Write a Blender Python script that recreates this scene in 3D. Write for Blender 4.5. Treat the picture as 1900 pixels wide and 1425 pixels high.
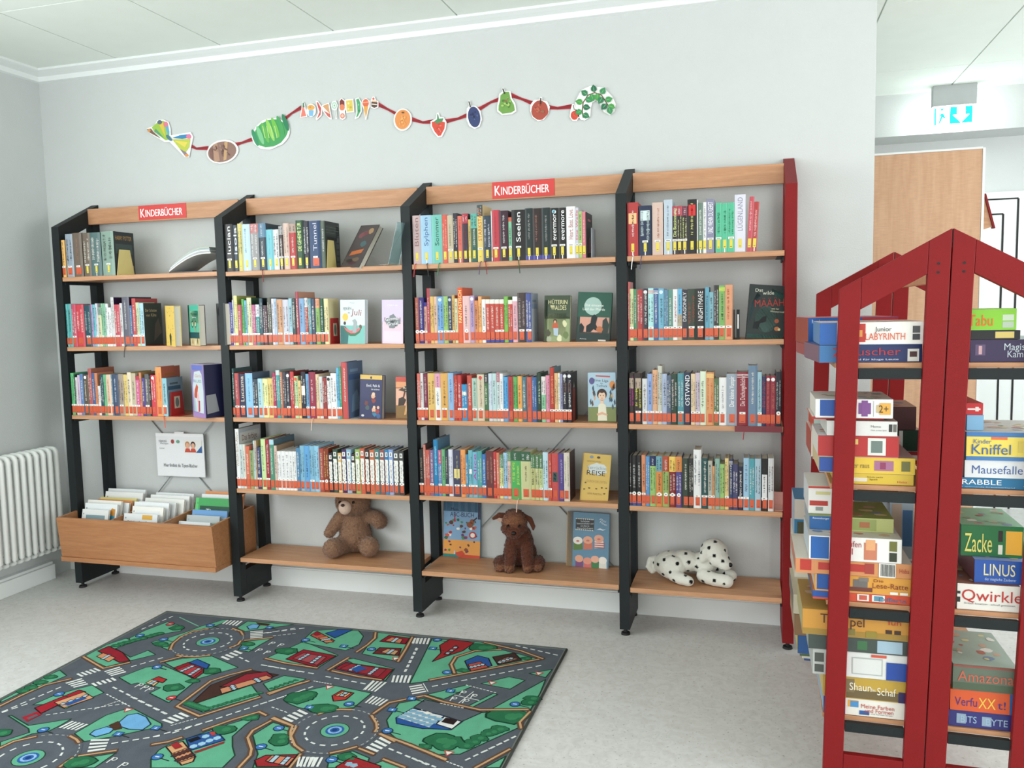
import bpy, bmesh, math, random
from mathutils import Vector, Matrix
for o in list(bpy.data.objects): bpy.data.objects.remove(o)
SC = bpy.context.scene
COL = SC.collection
R = math.radians

# ---------------------------------------------------------------- camera
CAM = (3.5576, -3.9008, 1.4702)
YAW, PITCH, ROLL, FPX = -.2802, -.0886, -.0215, 1538.0
def _basis():
    cy, sy, cp, sp = math.cos(YAW), math.sin(YAW), math.cos(PITCH), math.sin(PITCH)
    f = Vector((sy*cp, cy*cp, sp)); r = Vector((cy, -sy, 0)); u = r.cross(f)
    c, s = math.cos(ROLL), math.sin(ROLL)
    return c*r+s*u, -s*r+c*u, f
BR, BU, BF = _basis()
cd = bpy.data.cameras.new('camera'); cam = bpy.data.objects.new('camera', cd); COL.objects.link(cam)
m = Matrix((BR, BU, -BF)).transposed().to_4x4(); m.translation = Vector(CAM); cam.matrix_world = m
cd.sensor_width = 36; cd.lens = 36*FPX/1900; cd.clip_start = .05
SC.camera = cam
def at(px, py, axis, val):
    """the point of the plane (axis = val) that was measured at this place in the photograph"""
    d = BF + BR*((px-950)/FPX) - BU*((py-712.5)/FPX)
    return Vector(CAM) + d*((val-CAM[axis])/d[axis])
def solve_x(px, y, z):       # x of a point with known y and z
    lo, hi = -3.0, 8.0
    for _ in range(40):
        mid = (lo+hi)/2; d = Vector((mid, y, z))-Vector(CAM)
        if 950+FPX*d.dot(BR)/d.dot(BF) < px: lo = mid
        else: hi = mid
    return (lo+hi)/2
def solve_z(py, x, y):
    lo, hi = -.5, 4.0
    for _ in range(40):
        mid = (lo+hi)/2; d = Vector((x, y, mid))-Vector(CAM)
        if 712.5-FPX*d.dot(BU)/d.dot(BF) > py: lo = mid
        else: hi = mid
    return (lo+hi)/2

# ---------------------------------------------------------------- world, light, exposure
W = bpy.data.worlds.new('world'); SC.world = W; W.use_nodes = True
nt = W.node_tree; nt.nodes.clear()
wo = nt.nodes.new('ShaderNodeOutputWorld'); bg = nt.nodes.new('ShaderNodeBackground')
tc = nt.nodes.new('ShaderNodeTexCoord'); sep = nt.nodes.new('ShaderNodeSeparateXYZ'); ramp = nt.nodes.new('ShaderNodeValToRGB')
nt.links.new(tc.outputs['Generated'], sep.inputs[0]); nt.links.new(sep.outputs['Z'], ramp.inputs[0])
ramp.color_ramp.elements[0].color = (.92, .95, .92, 1); ramp.color_ramp.elements[1].color = (.78, .88, .93, 1)
nt.links.new(ramp.outputs[0], bg.inputs[0]); bg.inputs[1].default_value = .9
nt.links.new(bg.outputs[0], wo.inputs[0])
def area(name, loc, target, sx, sy, power, col):
    l = bpy.data.lights.new(name, 'AREA'); l.shape = 'RECTANGLE'; l.size = sx; l.size_y = sy; l.energy = power; l.color = col
    o = bpy.data.objects.new(name, l); COL.objects.link(o); o.location = loc
    o.rotation_euler = (Vector(target)-Vector(loc)).to_track_quat('-Z', 'Y').to_euler()
    return o
area('window_daylight_left', (-.40, -2.9, 1.75), (2.0, -1.6, 1.5), 2.6, 1.5, 64, (.93, .98, 1))
area('window_daylight_behind', (2.4, -8.6, 1.15), (1.7, 0, .9), 6.0, 2.2, 92, (1, .97, .95))
area('passage_daylight', (6.4, 1.3, 1.9), (4.6, 1.6, 1.4), 1.8, 1.6, 22, (.93, .98, 1))
area('window_daylight_right', (7.1, -2.9, 1.6), (0, -1.6, 1.6), 3.0, 1.8, 92, (.97, .98, 1))
SC.view_settings.view_transform = 'Standard'; SC.view_settings.look = 'None'
SC.view_settings.gamma = 1; SC.view_settings.use_curve_mapping = False
SC.view_settings.exposure = .31

# ---------------------------------------------------------------- colour helpers
def lin(c): return c/12.92 if c <= .04045 else ((c+.055)/1.055)**2.4
def hx(h):
    if isinstance(h, tuple): return h
    if len(h) == 3: h = ''.join(a*2 for a in h)
    return tuple(lin(int(h[i:i+2], 16)/255) for i in (0, 2, 4))
def lum(h):
    r, g, b = hx(h); return .21*r+.72*g+.07*b
NAMES = {'black':'222','dark grey':'555','grey':'999','white':'eee','red':'c33','dark red':'811','coral red':'e65','orange':'e83','golden yellow':'eb5','yellow':'ed6','cream':'ec9','beige':'cb9','tan':'b96','brown':'643','green':'4a5','dark green':'253','light green':'9c7','mint green':'8cb','teal':'399','turquoise':'6cd','pale blue':'bde','light blue':'8be','blue':'37b','navy blue':'224','grey blue':'78a','violet':'749','lilac':'bad','pink':'e9b','crimson':'c25'}
def cname(h):
    a = hx(h); a = [x**.45 for x in a]
    return min(NAMES, key=lambda n: sum((p-q**.45)**2 for p, q in zip(a, hx(NAMES[n]))))

# ---------------------------------------------------------------- materials
MATS = {}
def newmat(name):
    m = bpy.data.materials.new(name); m.use_nodes = True; MATS[name] = m
    return m, m.node_tree, m.node_tree.nodes['Principled BSDF']
def paint_mat(name, rough, spec=.5, bump=0, bscale=200, coat=0, vary=.04, sheen=0):
    """colour comes from the printed / dyed face colours of the mesh itself, varied a little by noise"""
    m, t, b = newmat(name)
    a = t.nodes.new('ShaderNodeVertexColor'); a.layer_name = 'Col'
    n = t.nodes.new('ShaderNodeTexNoise'); n.inputs['Scale'].default_value = 40
    mr = t.nodes.new('ShaderNodeMapRange'); mr.inputs[3].default_value = 1-vary; mr.inputs[4].default_value = 1+vary
    mx = t.nodes.new('ShaderNodeVectorMath'); mx.operation = 'SCALE'
    t.links.new(n.outputs[0], mr.inputs[0]); t.links.new(a.outputs[0], mx.inputs[0]); t.links.new(mr.outputs[0], mx.inputs['Scale'])
    t.links.new(mx.outputs[0], b.inputs['Base Color'])
    b.inputs['Roughness'].default_value = rough; b.inputs['Specular IOR Level'].default_value = spec
    b.inputs['Coat Weight'].default_value = coat; b.inputs['Sheen Weight'].default_value = sheen
    if bump:
        n2 = t.nodes.new('ShaderNodeTexNoise'); n2.inputs['Scale'].default_value = bscale; n2.inputs['Detail'].default_value = 4
        co = t.nodes.new('ShaderNodeTexCoord'); t.links.new(co.outputs['Object'], n2.inputs[0])
        bp = t.nodes.new('ShaderNodeBump'); bp.inputs['Strength'].default_value = bump; bp.inputs['Distance'].default_value = .004
        t.links.new(n2.outputs[0], bp.inputs['Height']); t.links.new(bp.outputs[0], b.inputs['Normal'])
    return m
PRINT = paint_mat('printed_paper', .42, .45)
FOIL = paint_mat('laminated_cover', .4, .32, coat=.05)
PAGES = paint_mat('page_edges', .9, .2, .15, 400)
RUGM = paint_mat('woven_rug', .95, .1, .55, 420, vary=.16)
PLUSH = paint_mat('plush_fur', .95, .1, 1.0, 130, vary=.28, sheen=.3)
PLUSHW = paint_mat('short_plush', .95, .1, .5, 160, vary=.05, sheen=.2)
RIB = paint_mat('satin_ribbon', .5, .4)
def solid(name, col, rough=.5, spec=.5, metal=0, bump=0, bscale=60, n1=.05, nscale=8, coat=0):
    m, t, b = newmat(name)
    c = hx(col)
    n = t.nodes.new('ShaderNodeTexNoise'); n.inputs['Scale'].default_value = nscale; n.inputs['Detail'].default_value = 3
    co = t.nodes.new('ShaderNodeTexCoord'); t.links.new(co.outputs['Object'], n.inputs[0])
    r = t.nodes.new('ShaderNodeValToRGB'); t.links.new(n.outputs[0], r.inputs[0])
    r.color_ramp.elements[0].position = .3; r.color_ramp.elements[1].position = .7
    r.color_ramp.elements[0].color = tuple(x*(1-n1) for x in c)+(1,); r.color_ramp.elements[1].color = tuple(min(1, x*(1+n1)) for x in c)+(1,)
    t.links.new(r.outputs[0], b.inputs['Base Color'])
    b.inputs['Roughness'].default_value = rough; b.inputs['Specular IOR Level'].default_value = spec; b.inputs['Metallic'].default_value = metal
    b.inputs['Coat Weight'].default_value = coat
    if bump:
        n2 = t.nodes.new('ShaderNodeTexNoise'); n2.inputs['Scale'].default_value = bscale; n2.inputs['Detail'].default_value = 5
        t.links.new(co.outputs['Object'], n2.inputs[0])
        bp = t.nodes.new('ShaderNodeBump'); bp.inputs['Strength'].default_value = bump; bp.inputs['Distance'].default_value = .003
        t.links.new(n2.outputs[0], bp.inputs['Height']); t.links.new(bp.outputs[0], b.inputs['Normal'])
    return m
WALL = solid('rough_plaster', 'c9cdcc', .9, .2, bump=.35, bscale=170, n1=.01)
CEILM = solid('ceiling_board', 'eef5ee', .9, .2, bump=.2, bscale=250, n1=.01)
TRIM = solid('white_gloss_paint', 'e8edec', .45, .4, n1=.01)
BLACK = solid('black_powder_coat', '1a2022', .5, .28, bump=.15, bscale=500)
REDM = solid('red_powder_coat', '7d1417', .5, .22, bump=.15, bscale=500, n1=.04)
RUBBER = solid('black_rubber', '151515', .7)
CHROME = solid('brushed_steel', 'aab0b4', .35, .5, metal=.8)
IVORY = solid('ivory_sheet_metal', 'd8c884', .5)
GREYM = solid('grey_sheet_metal', 'a9b1b8', .5)
REDP = solid('red_sheet_metal', 'b02220', .45)
RADW = solid('radiator_enamel', 'eef1ee', .35, .5, n1=.01)
def wood(name, c1, c2, scale=(1.2, 14, 14), rough=.45):
    m, t, b = newmat(name)
    co = t.nodes.new('ShaderNodeTexCoord'); mp = t.nodes.new('ShaderNodeMapping'); mp.inputs['Scale'].default_value = scale
    n = t.nodes.new('ShaderNodeTexNoise'); n.inputs['Scale'].default_value = 4; n.inputs['Detail'].default_value = 6; n.inputs['Distortion'].default_value = .6
    t.links.new(co.outputs['Object'], mp.inputs[0]); t.links.new(mp.outputs[0], n.inputs[0])
    r = t.nodes.new('ShaderNodeValToRGB'); r.color_ramp.elements[0].position = .3; r.color_ramp.elements[1].position = .72
    r.color_ramp.elements[0].color = hx(c1)+(1,); r.color_ramp.elements[1].color = hx(c2)+(1,)
    t.links.new(n.outputs[0], r.inputs[0])
    n2 = t.nodes.new('ShaderNodeTexNoise'); n2.inputs['Scale'].default_value = 90
    mp2 = t.nodes.new('ShaderNodeMapping'); mp2.inputs['Scale'].default_value = (.25, 2, 2)
    t.links.new(co.outputs['Object'], mp2.inputs[0]); t.links.new(mp2.outputs[0], n2.inputs[0])
    mx = t.nodes.new('ShaderNodeMix'); mx.data_type = 'RGBA'; mx.blend_type = 'MULTIPLY'; mx.inputs[0].default_value = .25
    t.links.new(r.outputs[0], mx.inputs[6]); t.links.new(n2.outputs[0], mx.inputs[7]); t.links.new(mx.outputs[2], b.inputs['Base Color'])
    b.inputs['Roughness'].default_value = rough
    return m
BEECH = wood('beech_board', 'c08a62', 'd3a079')
BEECHD = wood('beech_ply', 'ad744a', 'be875c')
BEECHV = wood('beech_veneer', 'cfa17d', 'dcb08d', (9, 9, .9), .5)

# floor: light grey linoleum with dark specks and marbling
m, t, b = newmat('speckled_linoleum')
co = t.nodes.new('ShaderNodeTexCoord')
n = t.nodes.new('ShaderNodeTexNoise'); n.inputs['Scale'].default_value = 26; n.inputs['Detail'].default_value = 8; n.inputs['Distortion'].default_value = 1.4
t.links.new(co.outputs['Object'], n.inputs[0])
r = t.nodes.new('ShaderNodeValToRGB'); r.color_ramp.elements[0].position = .32; r.color_ramp.elements[1].position = .62
r.color_ramp.elements[0].color = hx('c9c8c5')+(1,); r.color_ramp.elements[1].color = hx('d5d5d3')+(1,)
t.links.new(n.outputs[0], r.inputs[0])
v = t.nodes.new('ShaderNodeTexNoise'); v.inputs['Scale'].default_value = 95; v.inputs['Detail'].default_value = 2
t.links.new(co.outputs['Object'], v.inputs[0])
r2 = t.nodes.new('ShaderNodeValToRGB'); r2.color_ramp.elements[0].position = .27; r2.color_ramp.elements[1].position = .36
r2.color_ramp.elements[0].color = (.45, .44, .42, 1); r2.color_ramp.elements[1].color = (1, 1, 1, 1)
t.links.new(v.outputs[0], r2.inputs[0])
mx = t.nodes.new('ShaderNodeMix'); mx.data_type = 'RGBA'; mx.blend_type = 'MULTIPLY'; mx.inputs[0].default_value = .8
t.links.new(r.outputs[0], mx.inputs[6]); t.links.new(r2.outputs[0], mx.inputs[7]); t.links.new(mx.outputs[2], b.inputs['Base Color'])
b.inputs['Roughness'].default_value = .38; b.inputs['Specular IOR Level'].default_value = .35
FLOORM = m
def emis(name, col, s):
    m, t, b = newmat(name); b.inputs['Base Color'].default_value = hx(col)+(1,)
    b.inputs['Emission Color'].default_value = hx(col)+(1,); b.inputs['Emission Strength'].default_value = s
    return m
LAMP = emis('lit_white_panel', 'f4fffd', 24); LAMPG = emis('lit_green_panel', '00c9b4', 1.6)
m, t, b = newmat('clear_acrylic'); b.inputs['Base Color'].default_value = (.55, .85, .88, 1); b.inputs['Roughness'].default_value = .05
b.inputs['Transmission Weight'].default_value = .9; b.inputs['Alpha'].default_value = .75; ACRYL = m

# ---------------------------------------------------------------- mesh helpers
_txt = {}
def glyphs(s):
    """flat outline of a line of lettering: vertices (x,y) with cap height 1 and the faces"""
    if s in _txt: return _txt[s]
    cu = bpy.data.curves.new('lettering', 'FONT'); cu.body = s; cu.size = 1; cu.resolution_u = 3
    o = bpy.data.objects.new('lettering', cu); COL.objects.link(o)
    dg = bpy.context.evaluated_depsgraph_get(); me = bpy.data.meshes.new_from_object(o.evaluated_get(dg))
    vs = [(v.co.x, v.co.y) for v in me.vertices]; fs = [tuple(p.vertices) for p in me.polygons if len(p.vertices) > 2]
    bpy.data.objects.remove(o); bpy.data.curves.remove(cu); bpy.data.meshes.remove(me)
    if vs:
        x0 = min(v[0] for v in vs); k = .7
        vs = [((x-x0)/k, y/k) for x, y in vs]
        w = max(v[0] for v in vs)
    else: w = 0
    _txt[s] = (vs, fs, w)
    return _txt[s]
class MB:
    def __init__(s, T=None): s.v = []; s.f = []; s.c = []; s.T = T
    def add(s, vs, fs, col='fff'):
        k = len(s.v); c = hx(col)
        s.v += [tuple(p) for p in vs]
        for f in fs: s.f.append(tuple(i+k for i in f)); s.c.append(c)
        return s
    def box(s, x0, y0, z0, x1, y1, z1, col='fff'):
        v = [(x, y, z) for z in (z0, z1) for y in (y0, y1) for x in (x0, x1)]
        return s.add(v, [(0,2,3,1),(4,5,7,6),(0,1,5,4),(2,6,7,3),(0,4,6,2),(1,3,7,5)], col)
    def prism(s, pts, axis, a, b, col='fff'):
        """outline pts (two coordinates) pushed along axis from a to b"""
        def P(p, q):
            return (q, p[0], p[1]) if axis == 0 else ((p[0], q, p[1]) if axis == 1 else (p[0], p[1], q))
        n = len(pts); v = [P(p, a) for p in pts]+[P(p, b) for p in pts]
        f = [tuple(range(n)), tuple(reversed(range(n, 2*n)))]+[(i, i+n, (i+1) % n+n, (i+1) % n) for i in range(n)]
        return s.add(v, f, col)
    def flat(s, pts, F, col='fff'):
        return s.add([F(*p) for p in pts], [tuple(range(len(pts)))], col)
    def rect(s, x0, y0, x1, y1, F, col='fff'): return s.flat([(x0, y0), (x1, y0), (x1, y1), (x0, y1)], F, col)
    def disc(s, cx, cy, rx, ry, F, col='fff', n=18, a=0):
        ca, sa = math.cos(a), math.sin(a)
        return s.flat([(cx+rx*math.cos(2*math.pi*i/n)*ca-ry*math.sin(2*math.pi*i/n)*sa, cy+rx*math.cos(2*math.pi*i/n)*sa+ry*math.sin(2*math.pi*i/n)*ca) for i in range(n)], F, col)
    def text(s, tx, x, y, h, F, col='000', maxw=None, align='c', rot=0, w=None):
        vs, fs, tw = glyphs(tx)
        if not vs: return s
        sx = h
        if maxw and tw*h > maxw: sx = maxw/tw
        if w: sx = w/tw
        off = -tw*sx/2 if align == 'c' else 0
        ca, sa = math.cos(rot), math.sin(rot); out = []
        for a, b_ in vs:
            p, q = a*sx+off, (b_-.5)*h
            out.append(F(x+p*ca-q*sa, y+p*sa+q*ca))
        return s.add(out, fs, col)
    def build(s, name, mat, parent=None, loc=(0, 0, 0), smooth=False, bevel=0):
        me = bpy.data.meshes.new(name)
        vs = [Vector(s.T(*p)) if s.T else Vector(p) for p in s.v]
        L = Vector(loc)
        me.from_pydata([v_-L for v_ in vs], [], s.f)
        ca = me.color_attributes.new('Col', 'FLOAT_COLOR', 'CORNER')
        buf = []
        for p, c in zip(me.polygons, s.c): buf += list(c+(1,))*p.loop_total
        ca.data.foreach_set('color', buf)
        if smooth: me.polygons.foreach_set('use_smooth', [True]*len(me.polygons))
        me.materials.append(mat); me.update()
        o = bpy.data.objects.new(name, me); COL.objects.link(o)
        if parent: o.parent = parent
        o.location = (0, 0, 0) if parent else loc
        if bevel:
            bm = bmesh.new(); bm.from_mesh(me); bmesh.ops.recalc_face_normals(bm, faces=bm.faces); bm.to_mesh(me); bm.free()
            mod = o.modifiers.new('bevel', 'BEVEL'); mod.width = bevel; mod.segments = 2; mod.limit_method = 'ANGLE'
        return o
    def tube(s, pts, r, col='fff', n=8, closed=False):
        pts = [Vector(p) for p in pts]; N = len(pts); rings = []; ref = Vector((.13, .21, .97))
        for i, p in enumerate(pts):
            a = pts[(i-1) % N] if closed else pts[max(0, i-1)]; b_ = pts[(i+1) % N] if closed else pts[min(N-1, i+1)]
            d = (b_-a).normalized(); q = d.cross(ref)
            if q.length < .1: q = d.cross(Vector((1, 0, 0)))
            q.normalize(); w = d.cross(q); rr = r[i] if isinstance(r, (list, tuple)) else r
            rings.append([p+q*math.cos(2*math.pi*k/n)*rr+w*math.sin(2*math.pi*k/n)*rr for k in range(n)])
        v = [x for g in rings for x in g]; f = []
        for i in range(N if closed else N-1):
            j = (i+1) % N
            for k in range(n): f.append((i*n+k, i*n+(k+1) % n, j*n+(k+1) % n, j*n+k))
        if not closed: f += [tuple(range(n)), tuple(range((N-1)*n, N*n))]
        return s.add(v, f, col)
    def cyl(s, x, y, z0, z1, r0, r1=None, col='fff', n=20):
        r1 = r0 if r1 is None else r1
        v = [(x+rr*math.cos(2*math.pi*k/n), y+rr*math.sin(2*math.pi*k/n), z) for z, rr in ((z0, r0), (z1, r1)) for k in range(n)]
        f = [tuple(reversed(range(n))), tuple(range(n, 2*n))]+[(k, (k+1) % n, n+(k+1) % n, n+k) for k in range(n)]
        return s.add(v, f, col)
LABELS = set()
def tag(o, label, cat, group=None, kind=None):
    if kind: o['kind'] = kind
    o['label'] = label; o['category'] = cat
    if group: o['group'] = group
    return o
def thing(name, label, cat, loc=(0, 0, 0), rz=0, group=None):
    o = bpy.data.objects.new(name, None); COL.objects.link(o); o.empty_display_size = .05
    o.location = loc; o.rotation_euler = (0, 0, rz)
    return tag(o, label, cat, group)
def struct(name, mb, mat, **k):
    o = mb.build(name, mat, **k); o['kind'] = 'structure'; return o
ORD = ['zeroth','first','second','third','fourth','fifth','sixth','seventh','eighth','ninth','tenth','eleventh','twelfth','thirteenth','fourteenth','fifteenth','sixteenth','seventeenth','eighteenth','nineteenth']
def ordw(n):
    if n < 20: return ORD[n]
    t_, u_ = ('twenty', 'twentieth') if n < 30 else (('thirty', 'thirtieth') if n < 40 else ('forty', 'fortieth'))
    return u_ if n % 10 == 0 else t_+'-'+ORD[n % 10]

# ================================================================ the room
CZ, WX0, WX1, FY = 2.86, -.307, 4.067, 2.62
struct('floor', MB().box(-.6, -7, -.05, 7.2, 2.9, 0), FLOORM)
struct('wall_back', MB().box(-.6, 0, 0, WX1, .24, CZ+.05), WALL)
lw = MB()                                                       # left wall with its window opening
for a in ((-7, 0, -4.3, CZ), (-1.5, 0, 0, CZ), (-4.3, 0, -1.5, .95), (-4.3, 2.55, -1.5, CZ)): lw.box(WX0-.28, a[0], a[1], WX0, a[2], a[3])
struct('wall_left', lw, WALL)
struct('light_block_wall', MB().box(7.2, -.9, 0, 7.4, 2.9, CZ+.05), WALL)  # unseen wall, added to keep world light out of the passage
struct('wall_far', MB().box(3.0, FY, 0, 7.2, FY+.2, CZ+.05), WALL)
struct('trim_1', MB().box(WX1-.02, FY-.30, 2.585, 7.2, FY, CZ), WALL)      # lowered beam along the far wall
# ceiling: boards with joints
cm = MB().box(-.6, -7, CZ+.012, 7.2, 2.9, CZ+.06)
xs = [-.6, -.33]+[.29+.645*k for k in range(0, 11)]+[7.2]; ys = [-7]+[-.8-1.25*k for k in range(4, -1, -1)]+[.45, 1.70, 2.9]
g = .004
for i in range(len(xs)-1):
    for j in range(len(ys)-1): cm.box(xs[i]+g, ys[j]+g, CZ, xs[i+1]-g, ys[j+1]-g, CZ+.014)
struct('ceiling', cm, CEILM)
# cornice
pf = [(0, CZ), (-.075, CZ), (-.075, CZ-.012), (-.05, CZ-.022), (-.022, CZ-.03), (-.02, CZ-.055), (0, CZ-.06)]
struct('trim_2', MB().prism(pf, 0, WX0, 2.9+1.17), TRIM)
struct('trim_3', MB().prism([(WX0-p[0], p[1]) for p in pf], 1, -7, -.001), TRIM)
# skirting
struct('baseboard_back', MB().box(WX0, -.014, 0, WX1, 0, .098).box(WX0, -.010, .098, WX1, 0, .106), TRIM)
struct('baseboard_left', MB().box(WX0, -7, 0, WX0+.055, -.178, .085).box(WX0, -7, .085, WX0+.04, -.178, .1), TRIM, bevel=.003)
# window in the left wall
wf = bpy.data.objects.new('window_1', None); COL.objects.link(wf); wf['kind'] = 'structure'
fr = MB()
for a in ((-4.3, .95, -1.5, 1.02), (-4.3, 2.48, -1.5, 2.55), (-4.3, .95, -4.23, 2.55), (-1.57, .95, -1.5, 2.55), (-2.94, .95, -2.86, 2.55)): fr.box(WX0-.2, a[0], a[1], WX0-.12, a[2], a[3])
fr.build('window_frame', TRIM, wf); MB().box(WX0-.12, -4.35, .92, WX0+.06, -1.45, .95).build('window_sill', TRIM, wf)
# white door with dark seals on the far wall
def far(px, py, y=FY): p = at(px, py, 1, y); return p.x, p.z
dx0, dz = far(1828, 372); dx1, _ = far(1887, 372)
dr = bpy.data.objects.new('door_1', None); COL.objects.link(dr); dr['kind'] = 'structure'
dm = MB().box(dx0-.06, FY-.03, 0, dx1+.09, FY+.01, dz+.05, 'e6ecea'); dm.build('door_frame', TRIM, dr)
sl = MB()
for x, z in ((dx1, dz), (far(1859, 398)[0], far(1859, 398)[1])):
    sl.box(x-.006, FY-.034, 0, x+.006, FY-.03, z, '222'); sl.box(dx0-.05, FY-.034, z-.004, x, FY-.03, z+.006, '222')
sl.build('door_seal', RUBBER, dr)
MB().box(dx0-.05, FY-.033, 0, far(1852, 398)[0], FY-.03, far(1852, 398)[1]-.03, 'dfe6e4').build('door_panel', TRIM, dr)

# exit sign hanging from the ceiling in the passage
ES = 2.2
ex0 = at(1729, 185, 1, ES).x; ex1 = at(1811, 185, 1, ES).x; z0 = at(1770, 231, 1, ES).z; z1 = at(1770, 197, 1, ES).z
e = thing('exit_sign', 'lit green and white emergency exit sign hanging from the ceiling', 'exit sign', ((ex0+ex1)/2, ES, CZ))
L0 = (ex0+ex1)/2
q = MB().box(ex0-L0, -.03, z1-CZ, ex1-L0, .03, 0, 'e4e6e4'); q.build('housing', solid('grey_plastic', 'a9adad', .6), e, bevel=.004)
MB().box(ex0-L0+.008, -.01, z0-CZ-.004, ex1-L0-.008, .01, z1-CZ).build('light_panel', LAMP, e)
F = lambda a, b_: (a-L0, -.0115, b_-CZ)
q = MB(); gx = at(1762, 200, 1, ES).x; ge = at(1804, 200, 1, ES).x; sx = at(1733, 200, 1, ES).x
q.rect(gx, z0+.004, ge, z1-.006, F); q.build('green_field', LAMPG, e)
MB().rect(sx, z0, sx+.012, z1-.006, F).build('door_symbol', LAMPG, e)
q = MB(); F2 = lambda a, b_: (a-L0, -.013, b_-CZ); c = (gx+ge)/2; zz = (z0+z1)/2; w = (ge-gx)*.36
q.flat([(c, z0+.008), (c+w, zz), (c+w*.5, zz), (c+w*.5, z1-.012), (c-w*.5, z1-.012), (c-w*.5, zz), (c-w, zz)], F2)
q.build('arrow', LAMP, e)
q = MB().disc(sx+.045, z1-.018, .009, .009, F2, n=12).flat([(sx+.025, z0+.01), (sx+.036, z0+.01), (sx+.05, zz-.01), (sx+.06, zz-.02), (sx+.068, zz-.016), (sx+.055, zz+.014), (sx+.044, zz+.016), (sx+.03, zz+.002), (sx+.036, zz-.004), (sx+.04, zz)], F2)
q.build('running_figure', LAMPG, e)

# tall beech cupboard in the passage
CY = .9
a, b_ = at(1600, 286, 1, CY), at(1824, 272, 1, CY)
cb = thing('tall_cupboard', 'tall beech veneer cupboard standing in the passage beyond the wall end', 'cupboard', (4.35, CY+.2, 0))
cx0, cx1 = a.x-.05, b_.x
MB().box(cx0-4.35, -.2, .06, cx1-4.35, .2, 2.238, 'fff').build('body', BEECHV, cb, bevel=.002)
MB().box(cx1-4.35, -.203, .06, cx1-4.35+.012, .2, 2.243).box(cx0-4.35, -.203, 2.238, cx1-4.35, .2, 2.248).build('edge_band', TRIM, cb)
MB().box(cx0-4.33, -.18, 0, cx1-4.37, .18, .06).build('plinth', RUBBER, cb)
rk = thing('slanted_shelf_end', 'beech shelf end with red sloping edge beyond the beech cupboard', 'shelf', (at(1830, 400, 1, 1.6).x, 1.6, 0))
P = [at(x, y, 1, 1.6) for x, y in ((1812, 345), (1824, 362), (1840, 421), (1812, 430))]; ox = rk.location.x
MB().prism([(p.x-ox, p.z) for p in P], 1, -.01, .01, 'fff').build('side_panel', BEECH, rk)
a, b_ = at(1824, 360, 1, 1.6), at(1841, 424, 1, 1.6)
MB().prism([(a.x-ox, a.z), (a.x-ox+.012, a.z), (b_.x-ox+.012, b_.z), (b_.x-ox, b_.z)], 1, -.02, .02).build('red_edge', REDM, rk)
MB().box(-.06, -.02, 0, -.03, .02, P[3].z).build('post', REDM, rk)

# radiator under the window
rd = thing('radiator', 'white column radiator on the left wall beneath the window', 'radiator', (-.23, -.85, .2))
rz0, rz1, rx0, rx1 = -.012, .552, -.035, .05
def loop(y):
    P = []
    for cx, cz_, a0 in ((rx1-.02, rz1-.02, 0), (rx0+.02, rz1-.02, 90), (rx0+.02, rz0+.02, 180), (rx1-.02, rz0+.02, 270)):
        for k in range(4): P.append((cx+.02*math.cos(R(a0+k*30)), y, cz_+.02*math.sin(R(a0+k*30))))
    return P
for k in range(30):
    y = .66-.045*k
    MB().tube(loop(y), .0145, n=8, closed=True).build('column', RADW, rd, smooth=True)
MB().tube([(.005, .66, rz1-.03), (.005, .66-.045*29, rz1-.03)], .016).tube([(.005, .66, rz0+.03), (.005, .66-.045*29, rz0+.03)], .016).build('header_pipe', RADW, rd, smooth=True)
MB().box(-.075, .5, .4, -.03, .53, .44).box(-.075, -.4, .4, -.03, -.37, .44).build('wall_bracket', RADW, rd)

# ================================================================ wall shelving
BX = [0, 1.0, 2.0, 3.0, 3.696]; PW = .044; DF = -.295
BAYN = ['left', 'second', 'third', 'right']
UPL = ['black slanted-top shelf upright at the left end, beside the radiator', 'black slanted-top shelf upright between the left and second bays', 'black slanted-top shelf upright between the second and third bays', 'black slanted-top shelf upright between the third and right bays', 'dark red slanted-top shelf upright closing the right end of the wall shelving']
def upright(x0, x1, T, hb, hf, d, w, foot, mat, root, yb=-.002, sg=1, fh=.16, z0=.03):
    """one side frame: back post on the wall side, front post, sloping top rail, foot rail. T maps (thickness, depth, height)"""
    k = (hb-hf)/d
    def pr(name, pts, m=mat):
        q = MB(T).prism(pts, 0, x0, x1); return q.build(name, m, root, loc=root.location)
    top = lambda y: hb+k*y
    pr('front_post', [(-d, z0), (-d+w, z0), (-d+w, top(-d+w)), (-d, top(-d))])
    pr('back_post', [(yb-w, z0), (yb, z0), (yb, top(yb)), (yb-w, top(yb-w))])
    pr('top_rail', [(-d+w+.0003, top(-d+w)), (yb-w-.0003, top(yb-w)), (yb-w-.0003, top(yb-w)-.088), (-d+w+.0003, top(-d+w)-.088)])
    pr('foot_rail', [(-d+w+.0003, z0), (yb-w-.0003, z0), (yb-w-.0003, fh), (-d+w+.0003, fh)])
    xm = (x0+x1)/2
    for yy in (-d+w/2, -w/2+yb):
        MB(T).cyl(xm, yy, .0, .010, .021, .019).cyl(xm, yy, .010, z0, .008).build('levelling_foot', RUBBER, root, loc=root.location)
    q = MB(T)
    for yy in (-d+w*.35, -d+w*.65):
        for zz in (hf-.13, hf-.10): q.cyl(0, 0, 0, 0, 0) if False else None
    return root
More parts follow.
